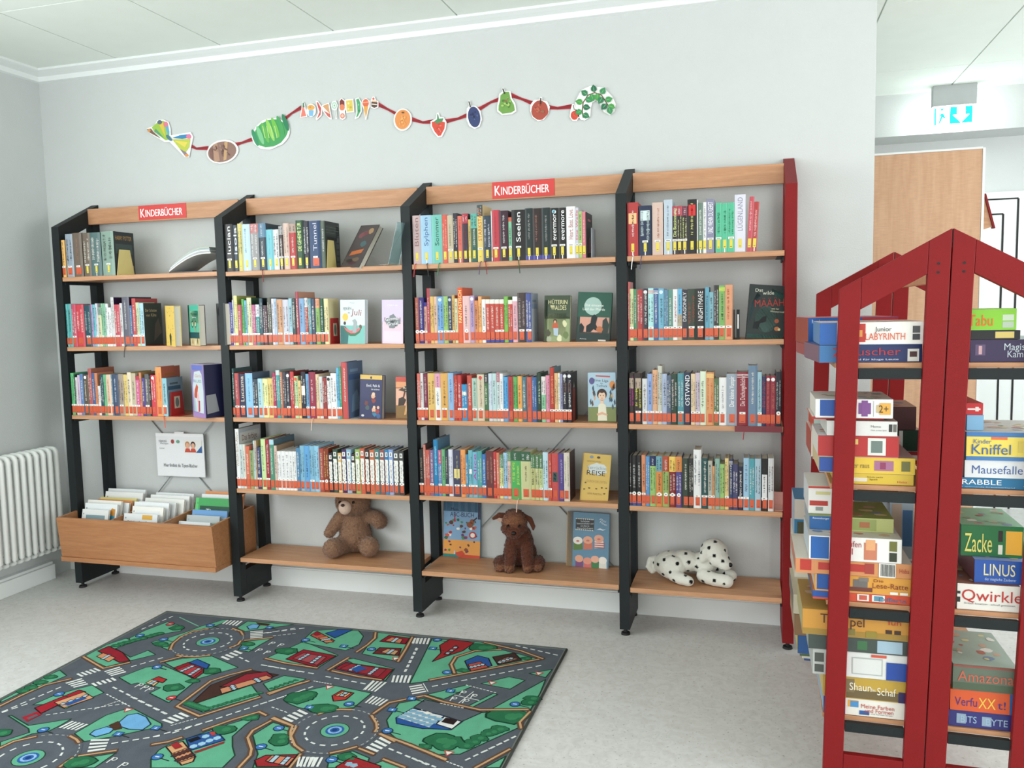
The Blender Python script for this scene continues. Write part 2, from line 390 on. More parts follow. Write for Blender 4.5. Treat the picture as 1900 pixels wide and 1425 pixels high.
for i, x in enumerate(BX):
    u = thing('shelf_upright', UPL[i], 'shelf upright', (x, 0, 0), group='shelf uprights')
    upright(x, x+PW+.002, lambda a, b_, c_: (a, b_, c_), 2.108, 1.96, .295, .05, 0, REDM if i == 4 else BLACK, u)
    # punched holes on the inner face of the back post
    q = MB()
    for z in [.3+.05*k for k in range(34)]:
        q.box(x+PW+.0015, -.036, z, x+PW+.0027, -.031, z+.006, '0a0a0a').box(x+PW+.0015, -.021, z+.012, x+PW+.0027, -.016, z+.018, '0a0a0a')
    q.build('slot_row', RUBBER, u, loc=(x, 0, 0)).location = (0, 0, 0)
SH = {}
SHN = {'A': 'top', 'B': 'second', 'C': 'third', 'D': 'fourth', 'E': 'bottom'}
ZS = {'A': (1.696, 1.692, 1.692, 1.692), 'B': (1.326, 1.3257, 1.3249, 1.3277), 'C': (.9596, .9621, .9634, .9618), 'D': (None, .5969, .6027, .5978), 'E': (None, .2355, .2333, .2245)}
for k, zz in ZS.items():
    for bi, z in enumerate(zz):
        if z is None: continue
        xa, xb = BX[bi]+PW+.004, BX[bi+1]-.002
        s = thing('shelf_board', 'beech shelf board, %s shelf of the %s bay' % (SHN[k], BAYN[bi]), 'shelf board', ((xa+xb)/2, -.15, z), group='beech shelf boards')
        w = (xb-xa)/2
        MB().box(-w, -.1425, -.0225, w, .125, 0).build('board', BEECH, s, bevel=.0015)
        for sx in (-1, 1):
            q = MB(); X = sx*(w-.004); q.box(X-.003, -.13, -.040, X+.003, .12, -.0228).box(min(X, X-sx*.025), -.13, -.0245, max(X, X-sx*.025), .12, -.0228)
            q.build('shelf_bracket', BLACK, s)
        SH[k, bi+1] = z
for bi in range(4):
    xa, xb = BX[bi]+PW+.003, BX[bi+1]+.0
    s = thing('header_board', 'plain beech header board across the top of the %s bay' % BAYN[bi] if bi not in (0, 2) else 'beech header board with red sign across the top of the %s bay' % BAYN[bi], 'header board', ((xa+xb)/2, -.074, 2.0326), group='beech header boards')
    MB().box(-(xb-xa)/2, -.011, -.0423, (xb-xa)/2, .006, .0423).build('board', BEECH, s, bevel=.0015)
    for sx in (-1, 1): MB().box(sx*((xb-xa)/2-.03)-.02, .006, -.03, sx*((xb-xa)/2-.03)+.02, .018, .03).build('mounting_bracket', BLACK, s)
SGN = (((257, 377), (345, 407), 'red KINDERBÜCHER sign on the header board of the left bay'), ((913, 337), (1029, 365), 'red KINDERBÜCHER sign on the header board of the third bay'))
for (a, b_, lab), wd in zip(SGN, (.30, .302)):
    p, q_ = at(*a, 1, -.088), at(*b_, 1, -.088)
    xc, zc = (p.x+q_.x)/2, 2.036
    s = thing('shelf_sign', lab, 'sign', (xc, -.0855, zc))
    w = wd/2; h = .0385
    MB().box(-w, -.002, -h, w, 0, h, 'd2403c').build('plate', PRINT, s)
    F = lambda x, z: (x, -.0027, z)
    q = MB(); tk = glyphs('K')[2]; tr = glyphs('INDERBÜCHER')[2]; H = .046; H2 = .037
    k1 = .027; k2 = .232
    q.text('K', -w+.012+k1/2, -.001, H, F, 'fff', w=k1).text('INDERBÜCHER', -w+.012+k1+.005+k2/2, -.0035, H2, F, 'fff', w=k2)
    F = lambda x, z: (x+.0011, -.0029, z)
    q.text('K', -w+.012+k1/2, -.001, H, F, 'fff', w=k1).text('INDERBÜCHER', -w+.012+k1+.005+k2/2, -.0035, H2, F, 'fff', w=k2)
    q.build('lettering', PRINT, s)

# cross braces
def brace(x0, x1, za, zb, label):
    s = thing('cross_brace', label, 'brace', ((x0+x1)/2, -.01, (za+zb)/2))
    for dz in (1, -1):
        q = MB().tube([(x0, -.012+.004*dz, za if dz > 0 else zb), (x1, -.012+.004*dz, zb if dz > 0 else za)], .003, n=6)
        q.build('rod', CHROME, s, loc=s.location).location = (0, 0, 0)
brace(.046, 1.0, 1.19, .17, 'thin steel cross brace behind the white notice in the left bay')
brace(2.046, 3.0, 1.18, .15, 'thin steel cross brace on the wall behind the third bay')
# white notice on the brace
P = [at(x, y, 1, -.03) for x, y in ((289, 808), (376, 805), (383, 883), (294, 884))]
c = sum(P, Vector())/4
n_ = thing('notice_holder', 'white notice in a clear sleeve with two faces, hanging in the left bay', 'notice', (c.x, -.03, c.z))
w, h = .155, .118
MB().box(-w, -.002, -h, w, .002, h, 'e9ecee').box(-w, -.0035, h-.012, w, -.002, h+.006, 'f2f4f5').box(-.03, -.003, h+.004, .03, 0, h+.016, 'e8e8e8').build('sleeve', PRINT, n_)
F = lambda x, z: (x, -.0045, z)
q = MB().rect(.028, .018, w-.012, h-.03, F, 'e9e9e4')
F = lambda x, z: (x, -.0050, z)
q.flat([(w-.05, .018), (w-.012, .018), (w-.012, .058)], F, '2f5f9c')
for cx, hc in ((.052, 'b98a5c'), (.088, '3b2a26')):
    q.disc(cx, .062, .016, .019, F, hc).disc(cx, .057, .0115, .015, lambda x, z: (x, -.0054, z), 'e3ae90').flat([(cx-.02, .02), (cx+.02, .02), (cx+.012, .042), (cx-.012, .042)], F, 'c8503c')
q.disc(-.045, .078, .01, .012, F, 'a5453f').disc(-.01, .078, .011, .009, F, '6aa58a')
q.text('tiptoi', -.11, .081, .017, F, '8b9094', maxw=.06).text('Audiodigital', -.1, .066, .008, F, '8b9094').text('Lernen', -.115, .04, .008, F, '777')
q.text('Hier findest du Tiptoi-Bücher', .0, -.055, .019, F, '55585c', w=.22)
q.build('print', PRINT, n_)

# ================================================================ books
rnd = random.Random(4)
def squig(q, w, z0, z1, col, F):
    """unreadable lettering running up the spine"""
    rows = 1 if w < .016 or rnd.random() < .5 else 2
    for rI in range(rows):
        cw = min(.009, w*.42) if rows == 1 else w*.24
        cx = rnd.uniform(-.08, .08)*w if rows == 1 else (rI-.5)*w*.46
        a, b_ = z0+rnd.random()*.15*(z1-z0), z1-rnd.random()*.2*(z1-z0); z = a
        while z < b_:
            L = rnd.uniform(.0012, .0028)
            if rnd.random() < .14: z += .003; continue
            t = cw*rnd.choice((1, .72, .72, .72, 1.1)); 
            q.rect(cx-t/2, z, cx+t/2*rnd.choice((1, .9, .5)), z+L*.42, F, col)
            if rnd.random() < .75: q.rect(cx+t/2*rnd.choice((-1, .5, 0))-.0005, z, cx+t/2*rnd.choice((-.6, 1, .3)), z+L, F, col)
            z += L+.0009
def mute(c):
    if isinstance(c, tuple): return c
    r, g, b_ = (int(a*2, 16) for a in c) if len(c) == 3 else (int(c[i:i+2], 16) for i in (0, 2, 4))
    m_ = .35*r+.45*g+.2*b_; return '%02x%02x%02x' % tuple(max(0, min(255, int((.76*v+.24*m_)*.95))) for v in (r, g, b_))
def book(X0, X1, z0, h, col, dep, lab, rowlabel, group, o):
    w = X1-X0
    col = mute(col)
    if 'b' in o: o['b'] = (mute(o['b'][0]), o['b'][1])
    if 'f' in o: o['f'] = mute(o['f'])
    if 'C' in o: o['C'] = mute(o['C'])
    root = thing('book', rowlabel, 'book', ((X0+X1)/2, o.get('y', -.288), z0+.0005), group=group)
    if 'tilt' in o: root.rotation_euler = (0, R(o['tilt']), 0)
    W2 = w/2-.0003; t = min(.002, w*.12); rr = min(.003, w*.2)
    q = MB()
    bands = [(0, h, col)]
    if 'b' in o:
        bc, fr_ = o['b']; bands = [(0, h*(1-fr_), col), (h*(1-fr_), h, bc)]
    if 'f' in o: bands = [(0, h*.09, o['f'])]+[(h*.09 if a == 0 else a, b_, c_) for a, b_, c_ in bands]
    for a, b_, c_ in bands:
        v = [(-W2, rr, a), (-W2*.55, .0004, a), (W2*.55, .0004, a), (W2, rr, a), (-W2, rr, b_), (-W2*.55, .0004, b_), (W2*.55, .0004, b_), (W2, rr, b_)]
        q.add(v, [(0, 1, 5, 4), (1, 2, 6, 5), (2, 3, 7, 6)], c_)
    cc = o.get('C', col)
    q.box(-W2, rr, 0, -W2+t, dep, h, cc); q.box(W2-t, rr, 0, W2, dep, h, cc)
    q.add([(-W2, rr, h), (-W2*.55, .0004, h), (W2*.55, .0004, h), (W2, rr, h), (-W2*.55, .004, h), (W2*.55, .004, h)], [(0, 1, 2, 3, 5, 4)], bands[-1][2])
    F = lambda x, z: (x, -.0001, z)
    tcx = o.get('t') or ('2a2a30' if lum(col) > .28 else 'f2efe6')
    ltop = .052
    if 'p' in o:                                          # white wavy strip with a dotted title
        zz, zt = ltop+.012, h*.78; n = 9; pts = []
        for k in range(n+1): pts.append((-w*.3-(k % 2)*w*.09, zz+(zt-zz)*k/n))
        for k in range(n, -1, -1): pts.append((w*.3+((k+1) % 2)*w*.09, zz+(zt-zz)*k/n))
        q.flat(pts, F, 'e6e4de'); q.rect(-w*.28, h*.84, w*.28, h*.94, F, 'e6e6e2')
        squig(q, w*.5, zz+.006, zt-.006, '555', lambda x, z: (x, -.0004, z)); q.rect(-w*.1, h*.86, w*.1, h*.92, lambda x, z: (x, -.0004, z), '555')
    elif 'T' in o:
        hh = o.get('th', min(w*.62, .02)); fr_ = o.get('tr', (.37, .95))
        q.text(o['T'], 0, h*sum(fr_)/2, hh, F, tcx, rot=math.pi/2, w=h*(fr_[1]-fr_[0]))
    elif w > .006: squig(q, w, max(ltop+.008, h*.3), h*(.93 if 'b' not in o else .99-o['b'][1]), tcx, F)
    if 'b' in o and o['b'][1] > .15:
        bc, fr_ = o['b']; squig(q, w, h*(1-fr_)+.004, h-.006, '2a2a2a' if lum(bc) > .28 else 'eee', F)
    if 's' in o:                                          # three light lines near the top
        for k in range(3): q.rect(-w*.5, h*(.95-.025*k), w*.5, h*(.958-.025*k), F, o['s'])
    if 'k' in o: q.disc(0, h*.93, min(w*.38, .008), min(w*.38, .008), F, o['k'])
    if 'art' in o:                                        # picture patch on the spine: colour, bottom, top
        for ac, a, b_ in o['art']: q.rect(-w*.36, h*a, w*.36, h*b_, F, ac)
    if 'cv' in o: o['cv'](q, lambda y, z: (W2+.0003, y, z), dep, h)
    q.build('cover', FOIL, root)
    MB().box(-W2+t, .004, .0025, W2-t, dep-.004, h-.0035, o.get('pg', 'cfc8ba')).build('pages', PAGES, root)
    k = o.get('l', lab)
    q = MB(); F = lambda x, z: (x, -.0003, z); F2 = lambda x, z: (x, -.0006, z)
    if k == 'r':
        lw_ = w*.98 if w < .02 else max(.017, w*.55); x_ = lw_/2
        off = 0 if w < .024 else rnd.uniform(-.002, .003)
        q.rect(off-x_, .012, off+x_, .049, F, 'cb5836'); q.rect(off-x_*.5, .017, off+x_*.45, .0187, F2, '7a2418')
        if rnd.random() < .25 or ('w' in o and rnd.random() < .75):
            x_ = w*.48 if w < .024 else .012
            q.rect(-x_, .0495, x_, .0585, F, 'ecebe6'); q.rect(-x_*.5, .0525, x_*.2, .0552, F2, '333')
        if 'c' in o: q.disc(0, .055, min(w*.46, .0085), min(w*.46, .0085), F2, 'efefea').disc(0, .055, min(w*.15, .003), min(w*.15, .003), lambda x, z: (x, -.0009, z), '777')
    elif k == 'y':
        lw_ = min(w*.9, .0125)/2
        q.rect(-lw_, .017, lw_, .053, F, 'dcc94a'); q.rect(-lw_*.6, .0225, lw_*.5, .0245, F2, '4a431e')
        if w > .014 and rnd.random() < .35 or 'w' in o: q.rect(-min(w*.45, .012), .055, min(w*.45, .012), .0635, F, 'ecebe6').rect(-min(w*.3, .008), .0575, min(w*.3, .008), .06, F2, '666')
        if rnd.random() < .4: q.rect(-.0022, .001, .0022, .0165, F, 'ecebe6')
    if q.v: q.build('spine_label', PRINT, root)
    if 'R' in o:
        x_ = rnd.uniform(-.3, .3)*w; d_ = rnd.choice((-1, 1))*.006
        pts = [(x_, .02, .002), (x_, -.004, .0015), (x_+d_*.3, -.010, -.004), (x_+d_, -.011, -.03), (x_+d_*1.4, -.012, -.058)]
        MB().tube(pts, .0019, o['R'], n=5).build('ribbon_bookmark', RIB, root)
    return root

def parse(s):
    out = []
    for tok in s.split():
        p = tok.split('/'); o = {}
        for x in p[3:]:
            k, v = x[0], x[1:]
            if k == 'b': o['b'] = (v[:3], int(v[3])/10)
            elif k == 'T': o['T'] = v.replace('_', ' ')
            elif k == 'D': o['D'] = float(v)
            elif k == 'y': o['yo'] = float(v)
            elif k == 'x': o['tilt'] = float(v)
            elif k == 'a': o['art'] = [(v[:3], int(v[3])/10, int(v[4])/10)]
            elif k in 'cpw': o[k] = 1
            elif k == 'l': o['l'] = v
            else: o[k] = v
        out.append((float(p[0]), float(p[1]), p[2], o))
    return out
CV = {}
# every row: shelf, bay, label kind, first left edge, list of crops (origin x, y, scale, "right edge / top / colour / options"), in order
ROWS = [
('A', 1, 'y', 80, [(105, 420, 10.556, '190/270/fb5/lr/w 210/270/- 350/150/9ab/lr/w/D.15 530/130/765/lr/w/D.15/ta76 545/130/- 690/130/765/D.15/w 895/120/577/D.15/w 910/100/- 1150/100/8a9/D.15/C2c3538')]),
('B', 1, 'r', 155, [(110, 540, 11.875, '230/290/5cc 310/285/5bb/w 405/295/d46/w 580/300/e34 740/310/256/tbcc 775/300/c9d 835/300/6cd 885/275/dde 960/360/dda/b8a92 1010/275/8c9 1060/275/8ca 1115/280/eee 1180/365/eee 1250/140/ddd/C314/D.17 1370/300/d45/w 1430/270/ddd 1590/135/667/teee/D.17/C224/R333 1640/320/37b 1725/165/d44/w/D.17/Cc44'),
   (230, 540, 10, '315/215/cda 395/225/ade/w/D.14/C354038')]),
('C', 1, 'r', 150, [(120, 670, 11.875, '245/265/5c7/w 270/300/153 320/360/ddd/w 375/310/dbd/w 445/285/58c/w 560/300/654/kfff/w 635/170/c55/D.17/Cb64/w 700/265/46a/w 760/265/e85/w 815/550/eee 890/300/256 950/300/6c8 1060/300/eca/tc43/w 1095/300/58a/w 1220/295/457/w/tcde 1330/290/a98/t321/w 1415/300/ec6 1505/250/edb/D.16/Cba5 1600/270/cb9 1680/330/e59/bc341/w 1730/255/e85/D.16/Cb84 1800/370/549 1890/290/666/w'),
   (250, 650, 10.178, '330/480/333 425/470/e34/w/kfff 540/320/f94/w/te63/Cc85535/D.15 630/530/8cd/w/C7a9cb4/D.13/Re53')]),
('A', 2, 'y', 95, [(410, 400, 11.176, '280/180/333/tfff/w/Tlucian/D.13 375/200/345/tfff/Tisola 470/170/dc6 630/180/bde/t58a 805/170/999/bc772/teee 960/160/345/b58a3/D.14/R833 1105/290/6cd/t6bc 1220/290/ddd 1315/220/433/baaa2/w 1435/160/dba/w/t876 1580/170/c33/bb982/w/C865 1725/100/253/tde9/TDIE_GEHEIME_TÜR 1855/115/223/teee/D.14'),
   (540, 390, 8.636, '490/170/247/lr/w/TTunnel/tccd/D.14 560/170/565/l-/tddd/C30383a/D.15')]),
('B', 2, 'r', 130, [(415, 540, 10.857, '205/230/44a 235/180/ccd 305/95/ee8/D.17/Caa4 390/280/c45/w 445/165/4b4 495/190/6bd/w 590/135/dda/w/D.16/C253 665/280/c58/w 745/275/299/bdde3/w 815/150/356/C123 905/290/534/w 990/135/554/w/D.16/C343 1050/155/dde 1095/155/ace 1215/170/d96/w/t432 1335/175/ccd/w/t345 1405/150/9cd/w 1480/160/344/w 1545/15/b34/D.16/Cd97 1655/150/7ad/w 1720/140/c43/bddd2/w 1790/150/59a 1870/160/346'),
   (550, 540, 9.048, '410/130/8b5/bf962/w 480/130/153/w/tddd/D.15 555/130/ed9/w/D.11')]),
('C', 2, 'r', 60, [(425, 675, 12.258, '155/110/255/D.16/C355 255/215/c44/w/tecc 400/235/335/w/tdcb/TLucasma 565/215/8cf/w/t48a/C579/D.16 680/350/345/w 790/340/ade/w 905/340/ee9/w/t464 1020/335/ec6/w/t543 1095/210/c25/w 1185/150/3aa/bcdd1/C8aa/D.15 1250/190/c75/w 1330/195/445 1415/200/334/kfff/w 1505/180/d33/w/C922/D.15 1595/285/bd9/w/ke53 1660/385/fc7 1770/185/223/teee/affe57/C222 1845/235/6ad/w'),
   (560, 660, 9.5, '265/290/a24/w/tedd/C512/D.14/Recb 325/330/ec9/w 385/370/ddd 460/390/a33/w 530/365/eee/w/k333 630/310/eee/w 685/215/5be/w 720/200/3a6 825/120/d44/D.17/C5a7aa8/l-')]),
('D', 2, 'r', 85, [(430, 780, 10.176, '175/165/eee/D.2/w/TWilhelm-Busch-Album/t986/Cb9bdc0 235/455/cdd 285/455/ddc 360/490/e64 435/570/9a6/w 470/385/bdd/D.15 500/385/da8/D.15/Cb96 580/510/347/w 665/355/ce9/D.2/t465 740/365/b23/D.2/tedd 825/365/497/bade1/D.2/C4a6e80 880/480/dba/D.17/Ca86 955/585/eee/w/t888/D.16 1035/585/eee/w/t888/D.16 1105/590/eee/w/t888/D.16 1175/590/eee/w/t888/D.16 1240/590/eee/w/t888/D.16 1310/520/48b 1395/480/7bd/D.16 1490/480/5ae/D.16 1580/485/7bd/w/D.16 1670/485/8ce/D.16'),
   (590, 800, 10.857, '135/350/b43/w/tddc 235/350/931/c/tec8 320/440/223/p/c 420/370/354/p/c 500/445/eb6/p/c 595/370/426/p/c 690/370/8bd/p/c 770/460/433/p/c 870/370/9b5/p/c 965/350/d53/p/c 1060/370/333/p/c 1165/380/d63/p/c 1260/370/388/p/c 1365/380/955/p/c 1445/375/28c/p/c 1535/375/8ae/p/c 1650/400/555/p/c 1745/400/444/p/c/C1c1c1e')]),
('A', 3, 'y', 135, [(755, 375, 11.176, '300/280/caa/t866/TBlüten/Rc33 525/275/9ce/t469/TSylphen/R333 745/265/6cb/t254/TSommer/R385 855/265/e54/tfba 975/275/cb9/w/t876 1065/230/334 1160/290/e65/tb33 1285/240/434/bc342/t733 1335/360/db5 1470/240/365/b5ba3 1590/60/ec6/b4552/tb62/TSTARKSTART/Cdb7/D.14/R546 1760/285/345/tdde/R922'),
   (910, 370, 9.048, '40/200/ddd 155/180/d34/w/t944 310/190/423/w/tddd 365/300/7c9/be531 590/175/222/tfff/TSeelen/R353/D.15 715/150/233/taaa/f44a 865/150/322/ta76/f44a 1005/140/233/taaa/f44a 1145/145/222/tfff/Tevermore/w/k9cd 1280/140/222/tfff/Tevermore/w 1430/120/eee/THeart._Beat._Love./ta66 1485/140/ccd/tc33/TDie_Welle/w 1545/200/ac6/w 1605/205/e78/tfcc 1625/215/211/l-/C262224/D.13')]),
('B', 3, 'r', 130, [(760, 525, 11.4, '215/310/b54/c/tdba 320/310/328/c/teee 385/415/d98/b3291 450/115/c34/D.16/Cb9b9b4/tedd 530/290/eb5/w 600/290/eb9/w 730/290/6ae/w/kcde 830/285/9c6/w 910/290/346/w/kbcd 970/260/da5/w 1035/330/dda 1140/100/f52/l-/tfe9/TFANTASTISCH/D.15 1290/275/ebb/c/t333 1385/270/b9c/t437/kddd 1465/375/e84 1540/285/fa5 1620/350/eee/c/t222'),
   (870, 525, 11.4, '460/350/d43/beed1/f34a 560/350/d43/beed1/f34a 660/350/d43/beed1/f34a/w 755/350/d43/beed1/f34a/w 840/290/7c4/w 935/360/d43/beed1/f34a 1040/290/eab/bfff1 1215/210/433/w/tbaa/D.14 1330/220/45a/w/C94a8b8/D.13')]),
('C', 3, 'r', 115, [(765, 670, 11.4, '190/265/e65 255/255/ddd/w 345/270/824/w/tdbb 495/260/eb5/w/t633 615/265/eee/be9b3/w 770/260/ea4/t542 890/255/8be/t328 970/300/c32/w/tfbb 1055/300/d33/w 1175/495/29d/w/aefe78 1275/305/d43/w 1385/365/acb/w/t475 1535/285/dca/w/t865/kc44 1625/270/474/b4442 1710/265/cde/t88a'),
   (915, 670, 10.857, '85/250/bdd/w 145/230/cdd/bc782 215/255/eee/w/t889 315/320/4ae/w/t138 415/320/c33/t822 505/320/5b5/w/t142 595/310/fa4/w/t842 690/320/478 790/325/d54/t822 890/325/36a/tcdf 980/240/243/tcec/D.14 1070/315/8c9/bedd4/w 1150/290/e8a 1245/130/c32/D.14/C58889c/tfa7/w 1320/245/eb7/w 1360/245/eed/w 1410/260/99c/w 1500/235/223/w/a54468/kddd 1590/235/223/w/a54468/kddd/C26262a')]),
('D', 3, 'r', 80, [(770, 795, 9.825, '170/385/222/w/ta98 215/295/d76/D.16/C6b4038 285/395/d54 355/395/869/w 435/205/18c/D.17/C4b88b0/taef 500/395/68c/bc583 565/385/6b7/t142 625/400/345/tdcb 705/385/dde/w/t888 845/400/446/w/tbb8/adc846 935/390/f94/w/t833 985/475/49c 1065/400/6bc/w/aeee56 1150/430/6bd/TAlice/ta39/w 1235/415/4aa 1305/470/37c/w 1440/415/733/w/tb87 1495/430/d33 1550/445/e75'),
   (910, 810, 10.553, '265/360/dd8/b6963/w 345/320/9ce 415/300/eba/b6962 605/290/4b5/b3642/tde6/Recb 800/300/cc8/b3642/t633 885/360/cc7/b5853 965/365/cc8/b5853 1035/365/cd8/b5853 1140/310/bde 1210/335/d43/tfba 1340/330/d44/a35546/tc66 1445/335/549/tbad 1560/320/dcb/C4a2826/t796')]),
('A', 4, 'y', 80, [(1155, 350, 9.5, '280/245/c33/tfee/aeb868/Reee 290/245/- 515/300/235/tcdd/acdd79/w/R446 525/300/- 715/245/dba/ta53/w 730/195/- 880/195/bcd/t789/w 965/315/322/tde9/bc342/TDie_Bestimmung 1050/305/322/tde9/bc342 1145/310/322/tde9/b8242 1310/190/222/tee8/ac3379 1330/200/ddd 1420/255/687'),
   (1280, 350, 6.34, '195/160/eee 290/125/88a/tfff/TUND_WENN_DU_GEHST 300/160/- 375/170/4c9/t153 445/170/4c9/t153 525/165/4c9/t153 655/70/dde/TLÜGENLAND/t889 665/95/- 725/95/d45/tfcc/x3 785/155/c33/tfcc/x3')]),
('B', 4, 'r', 50, [(1155, 515, 7.32, '100/60/e55/D.12/Ce88/l- 155/155/dd9/w 200/160/496 280/165/c33/tedd 350/150/334/w/kddd 425/145/aee/w/se55 490/150/36a/w/sfff 565/150/6bd/kcde 625/165/58a/tbde 685/165/598/w 750/160/eee/w/ta56 810/155/ba8/b5be5/w 880/165/334/tddd/TDRAGONFLY 1000/155/343/ta43 1120/150/222/tddd/TNIGHTMARE/w'),
   (1280, 515, 6.684, '240/120/5ac 295/180/7bc 360/95/333/tddd 435/100/7b5/sff5/w 530/90/e96/w/tb53')]),
('C', 4, 'r', 65, [(1155, 670, 7.32, '165/165/322/tc39/aa9879/w 270/165/322/tee5/aa9879/w 340/240/ddd/w 410/175/8ae 480/120/ea7 540/65/ccb 605/175/abd 660/195/568 750/175/243/tedd 835/165/49a 930/155/235/teee/TOSTWIND 990/175/ec9 1055/160/cbc/w 1135/140/dec'),
   (1300, 670, 7.32, '180/155/e95/sfe9/tb42 250/240/574 350/225/eee/t888 490/175/9ab/w/teee/TDer_kleine_Vampir 645/150/923/sfee/tecc/TDie_Dschungelbücher/R923 770/60/68a/w 830/150/9cd/w 885/210/336/tc44 945/205/a23/keee/tc76 1015/205/a23/keee/tc76/w 1095/145/223/c/tccc')]),
('D', 4, 'r', 55, [(1155, 815, 6.568, '115/200/222/c/tccc/f35a 175/200/222/c/tccc/f35a 235/200/222/c/tccc/f35a 285/195/e85/w 335/210/59d 410/205/9c6/b2362 490/210/e83/b6ab3/c 570/210/9b5/bc423/c 650/215/922/bfc43/c 725/215/549/be833/c 810/235/343 865/235/333 960/130/eee/w/t556'),
   (1290, 815, 6.565, '155/235/255/w 210/265/bba/w 240/330/e95 300/240/8ba 360/305/9c6 410/235/ec7/w 455/245/347/w/seee 520/305/447 585/335/224/w 655/230/9ce 725/240/4ab 800/240/acd 885/240/222/addd27/t333 955/235/ddd')]),
]
def hp_cover(q, F, d, h):
    q.text('HARRY POTTER', d*.5, h*.86, .022, F, 'b08c4a', w=d*.78).rect(d*.1, h*.5, d*.9, h*.72, F, '3b4a48').disc(d*.8, h*.2, .02, .03, F, 'b08a7a').disc(d*.82, h*.29, .022, .014, lambda a, b_: (F(a, b_)[0]+.0003,)+F(a, b_)[1:], '3a2a22')
def schatten_cover(q, F, d, h):
    q.text('Der Schatten', d*.42, h*.83, .016, F, 'c9b98a', w=d*.62).text('von Kälte', d*.42, h*.72, .016, F, 'c9b98a', w=d*.55).flat([(d*.5, h*.1), (d*.95, h*.3), (d*.8, h*.65), (d*.6, h*.5)], F, '5a5348')
def busch_cover(q, F, d, h):
    q.rect(d*.04, h*.1, d*.96, h*.95, F, 'a9b4bf').rect(d*.06, h*.12, d*.94, h*.93, lambda a, b_: (F(a, b_)[0]+.0003,)+F(a, b_)[1:], 'c9c9c4')
    G = lambda a, b_: (F(a, b_)[0]+.0006,)+F(a, b_)[1:]
    q.text('Das farbige', d*.48, h*.84, .03, G, '7a4634', w=d*.66).text('Wilhelm', d*.48, h*.68, .042, G, '33211d', w=d*.74)
def pencil_cover(q, F, d, h):
    q.flat([(d*.1, 0), (d*.55, 0), (d*.6, h*.6), (d*.4, h*.75), (d*.2, h*.6)], F, '8e3a30').flat([(d*.34, h*.69), (d*.47, h*.69), (d*.4, h*.8)], lambda a, b_: (F(a, b_)[0]+.0003,)+F(a, b_)[1:], 'c9c6bb')
def stone_cover(q, F, d, h):
    q.rect(d*.15, h*.6, d*.8, h*.67, F, '15181a')
    for k in range(7): q.rect(d*.76, h*(.03+.135*k), d*.95, h*(.13+.135*k), F, '4a4f50').rect(d*.08, h*(.72+.03*k), d*.95, h*(.735+.03*k), F, '56605a' if k % 2 else '3a4440')
def quiet(c1, c2):
    def f(q, F, d, h):
        q.rect(d*.1, h*.68, d*.85, h*.78, F, c1).rect(d*.2, h*.82, d*.7, h*.87, F, c2).flat([(d*.2, h*.1), (d*.85, h*.15), (d*.6, h*.5), (d*.3, h*.4)], F, c2)
    return f
ARTC = {('A', 1, '2c3538'): hp_cover, ('B', 1, '354038'): schatten_cover, ('D', 2, 'b9bdc0'): busch_cover, ('C', 3, '26262a'): pencil_cover, ('A', 2, '30383a'): stone_cover, ('C', 2, '5a7aa8'): quiet('3a5a8a', '7a98b8'), ('C', 1, 'c85535'): quiet('8a4a20', '9a5a2a'), ('C', 1, '7a9cb4'): quiet('34526a', '4a5a60'), ('A', 3, '262224'): quiet('3a3a3a', 'c0607a'), ('B', 3, '94a8b8'): quiet('7890a8', '6a7a8a')}
ROOTS = {}
for k, bay, lab, x0, crops in ROWS:
    z = SH[k, bay]; prev = None; items = []
    for ox, oy, s, txt in crops:
        if prev is None: prev = ox+x0/s
        for xr, top, colr, o in parse(txt):
            px = ox+xr/s; items.append((prev, px, oy+top/s, colr, o)); prev = px
    real = [i for i in items if i[3] != '-']; n = 0
    grp = 'books on the %s shelf of the %s bay' % (SHN[k], BAYN[bay-1])
    for a, b_, top, colr, o in items:
        if colr == '-': continue
        n += 1
        Y = -.288
        Xa, Xb = solve_x(a, Y, z), solve_x(b_, Y, z)
        Xa = max(Xa, BX[bay-1]+PW+.004+(.0005)*n)
        if Xb-Xa < .004: Xb = Xa+.004
        h = min(.33, solve_z(top, (Xa+Xb)/2, Y)-z)
        if 'C' in o:
            f_ = ARTC.get((k, bay, o['C']))
            if f_: o['cv'] = f_
        dep = o.get('D', .118+.018*rnd.random())
        w = Xb-Xa
        sz = 'thick' if w > .034 else ('slim' if w < .015 else '')
        tl = ' with %s top' % cname(o['b'][0]) if 'b' in o and cname(o['b'][0]) != cname(colr) and o['b'][1] >= .2 else ''
        lb = '%s %s book%s, %s from left, %s shelf, %s bay' % (sz, cname(colr), tl, ordw(n), SHN[k], BAYN[bay-1])
        ROOTS[k, bay, n] = book(Xa, Xb, z, h, colr, dep, lab, lb.strip(), grp, o)

# ================================================================ bookends
def bookend(px, k, bay, mat, label, h=.125, dep=.10, y0=-.28, top=.6, pic=None):
    """folded sheet: trapezoid upright against the last book, foot under the books"""
    z = SH[k, bay]; X = solve_x(px, y0, z)
    b = thing('bookend', label, 'bookend', (X, y0, z+.0004), group=None)
    MB().prism([(0, 0), (dep, 0), (dep*(.5+top/2), h), (dep*(.5-top/2), h)], 0, 0, .0022).build('upright_plate', mat, b, bevel=.0008)
    MB().box(0, 0, 0, .05, dep, .0012).build('foot_plate', mat, b)
    if pic:
        q = MB(); F = lambda y, z_: (.0026, y, z_)
        q.rect(dep*.3, h*.3, dep*.7, h*.8, F, 'c9bfa6').disc(dep*.5, h*.55, dep*.13, h*.2, lambda y, z_: (.0029, y, z_), pic)
        q.build('picture', PRINT, b)
bookend(217, 'A', 1, IVORY, 'ivory trapezoid bookend in front of the thick dark book, top shelf of left bay', .135, .13)
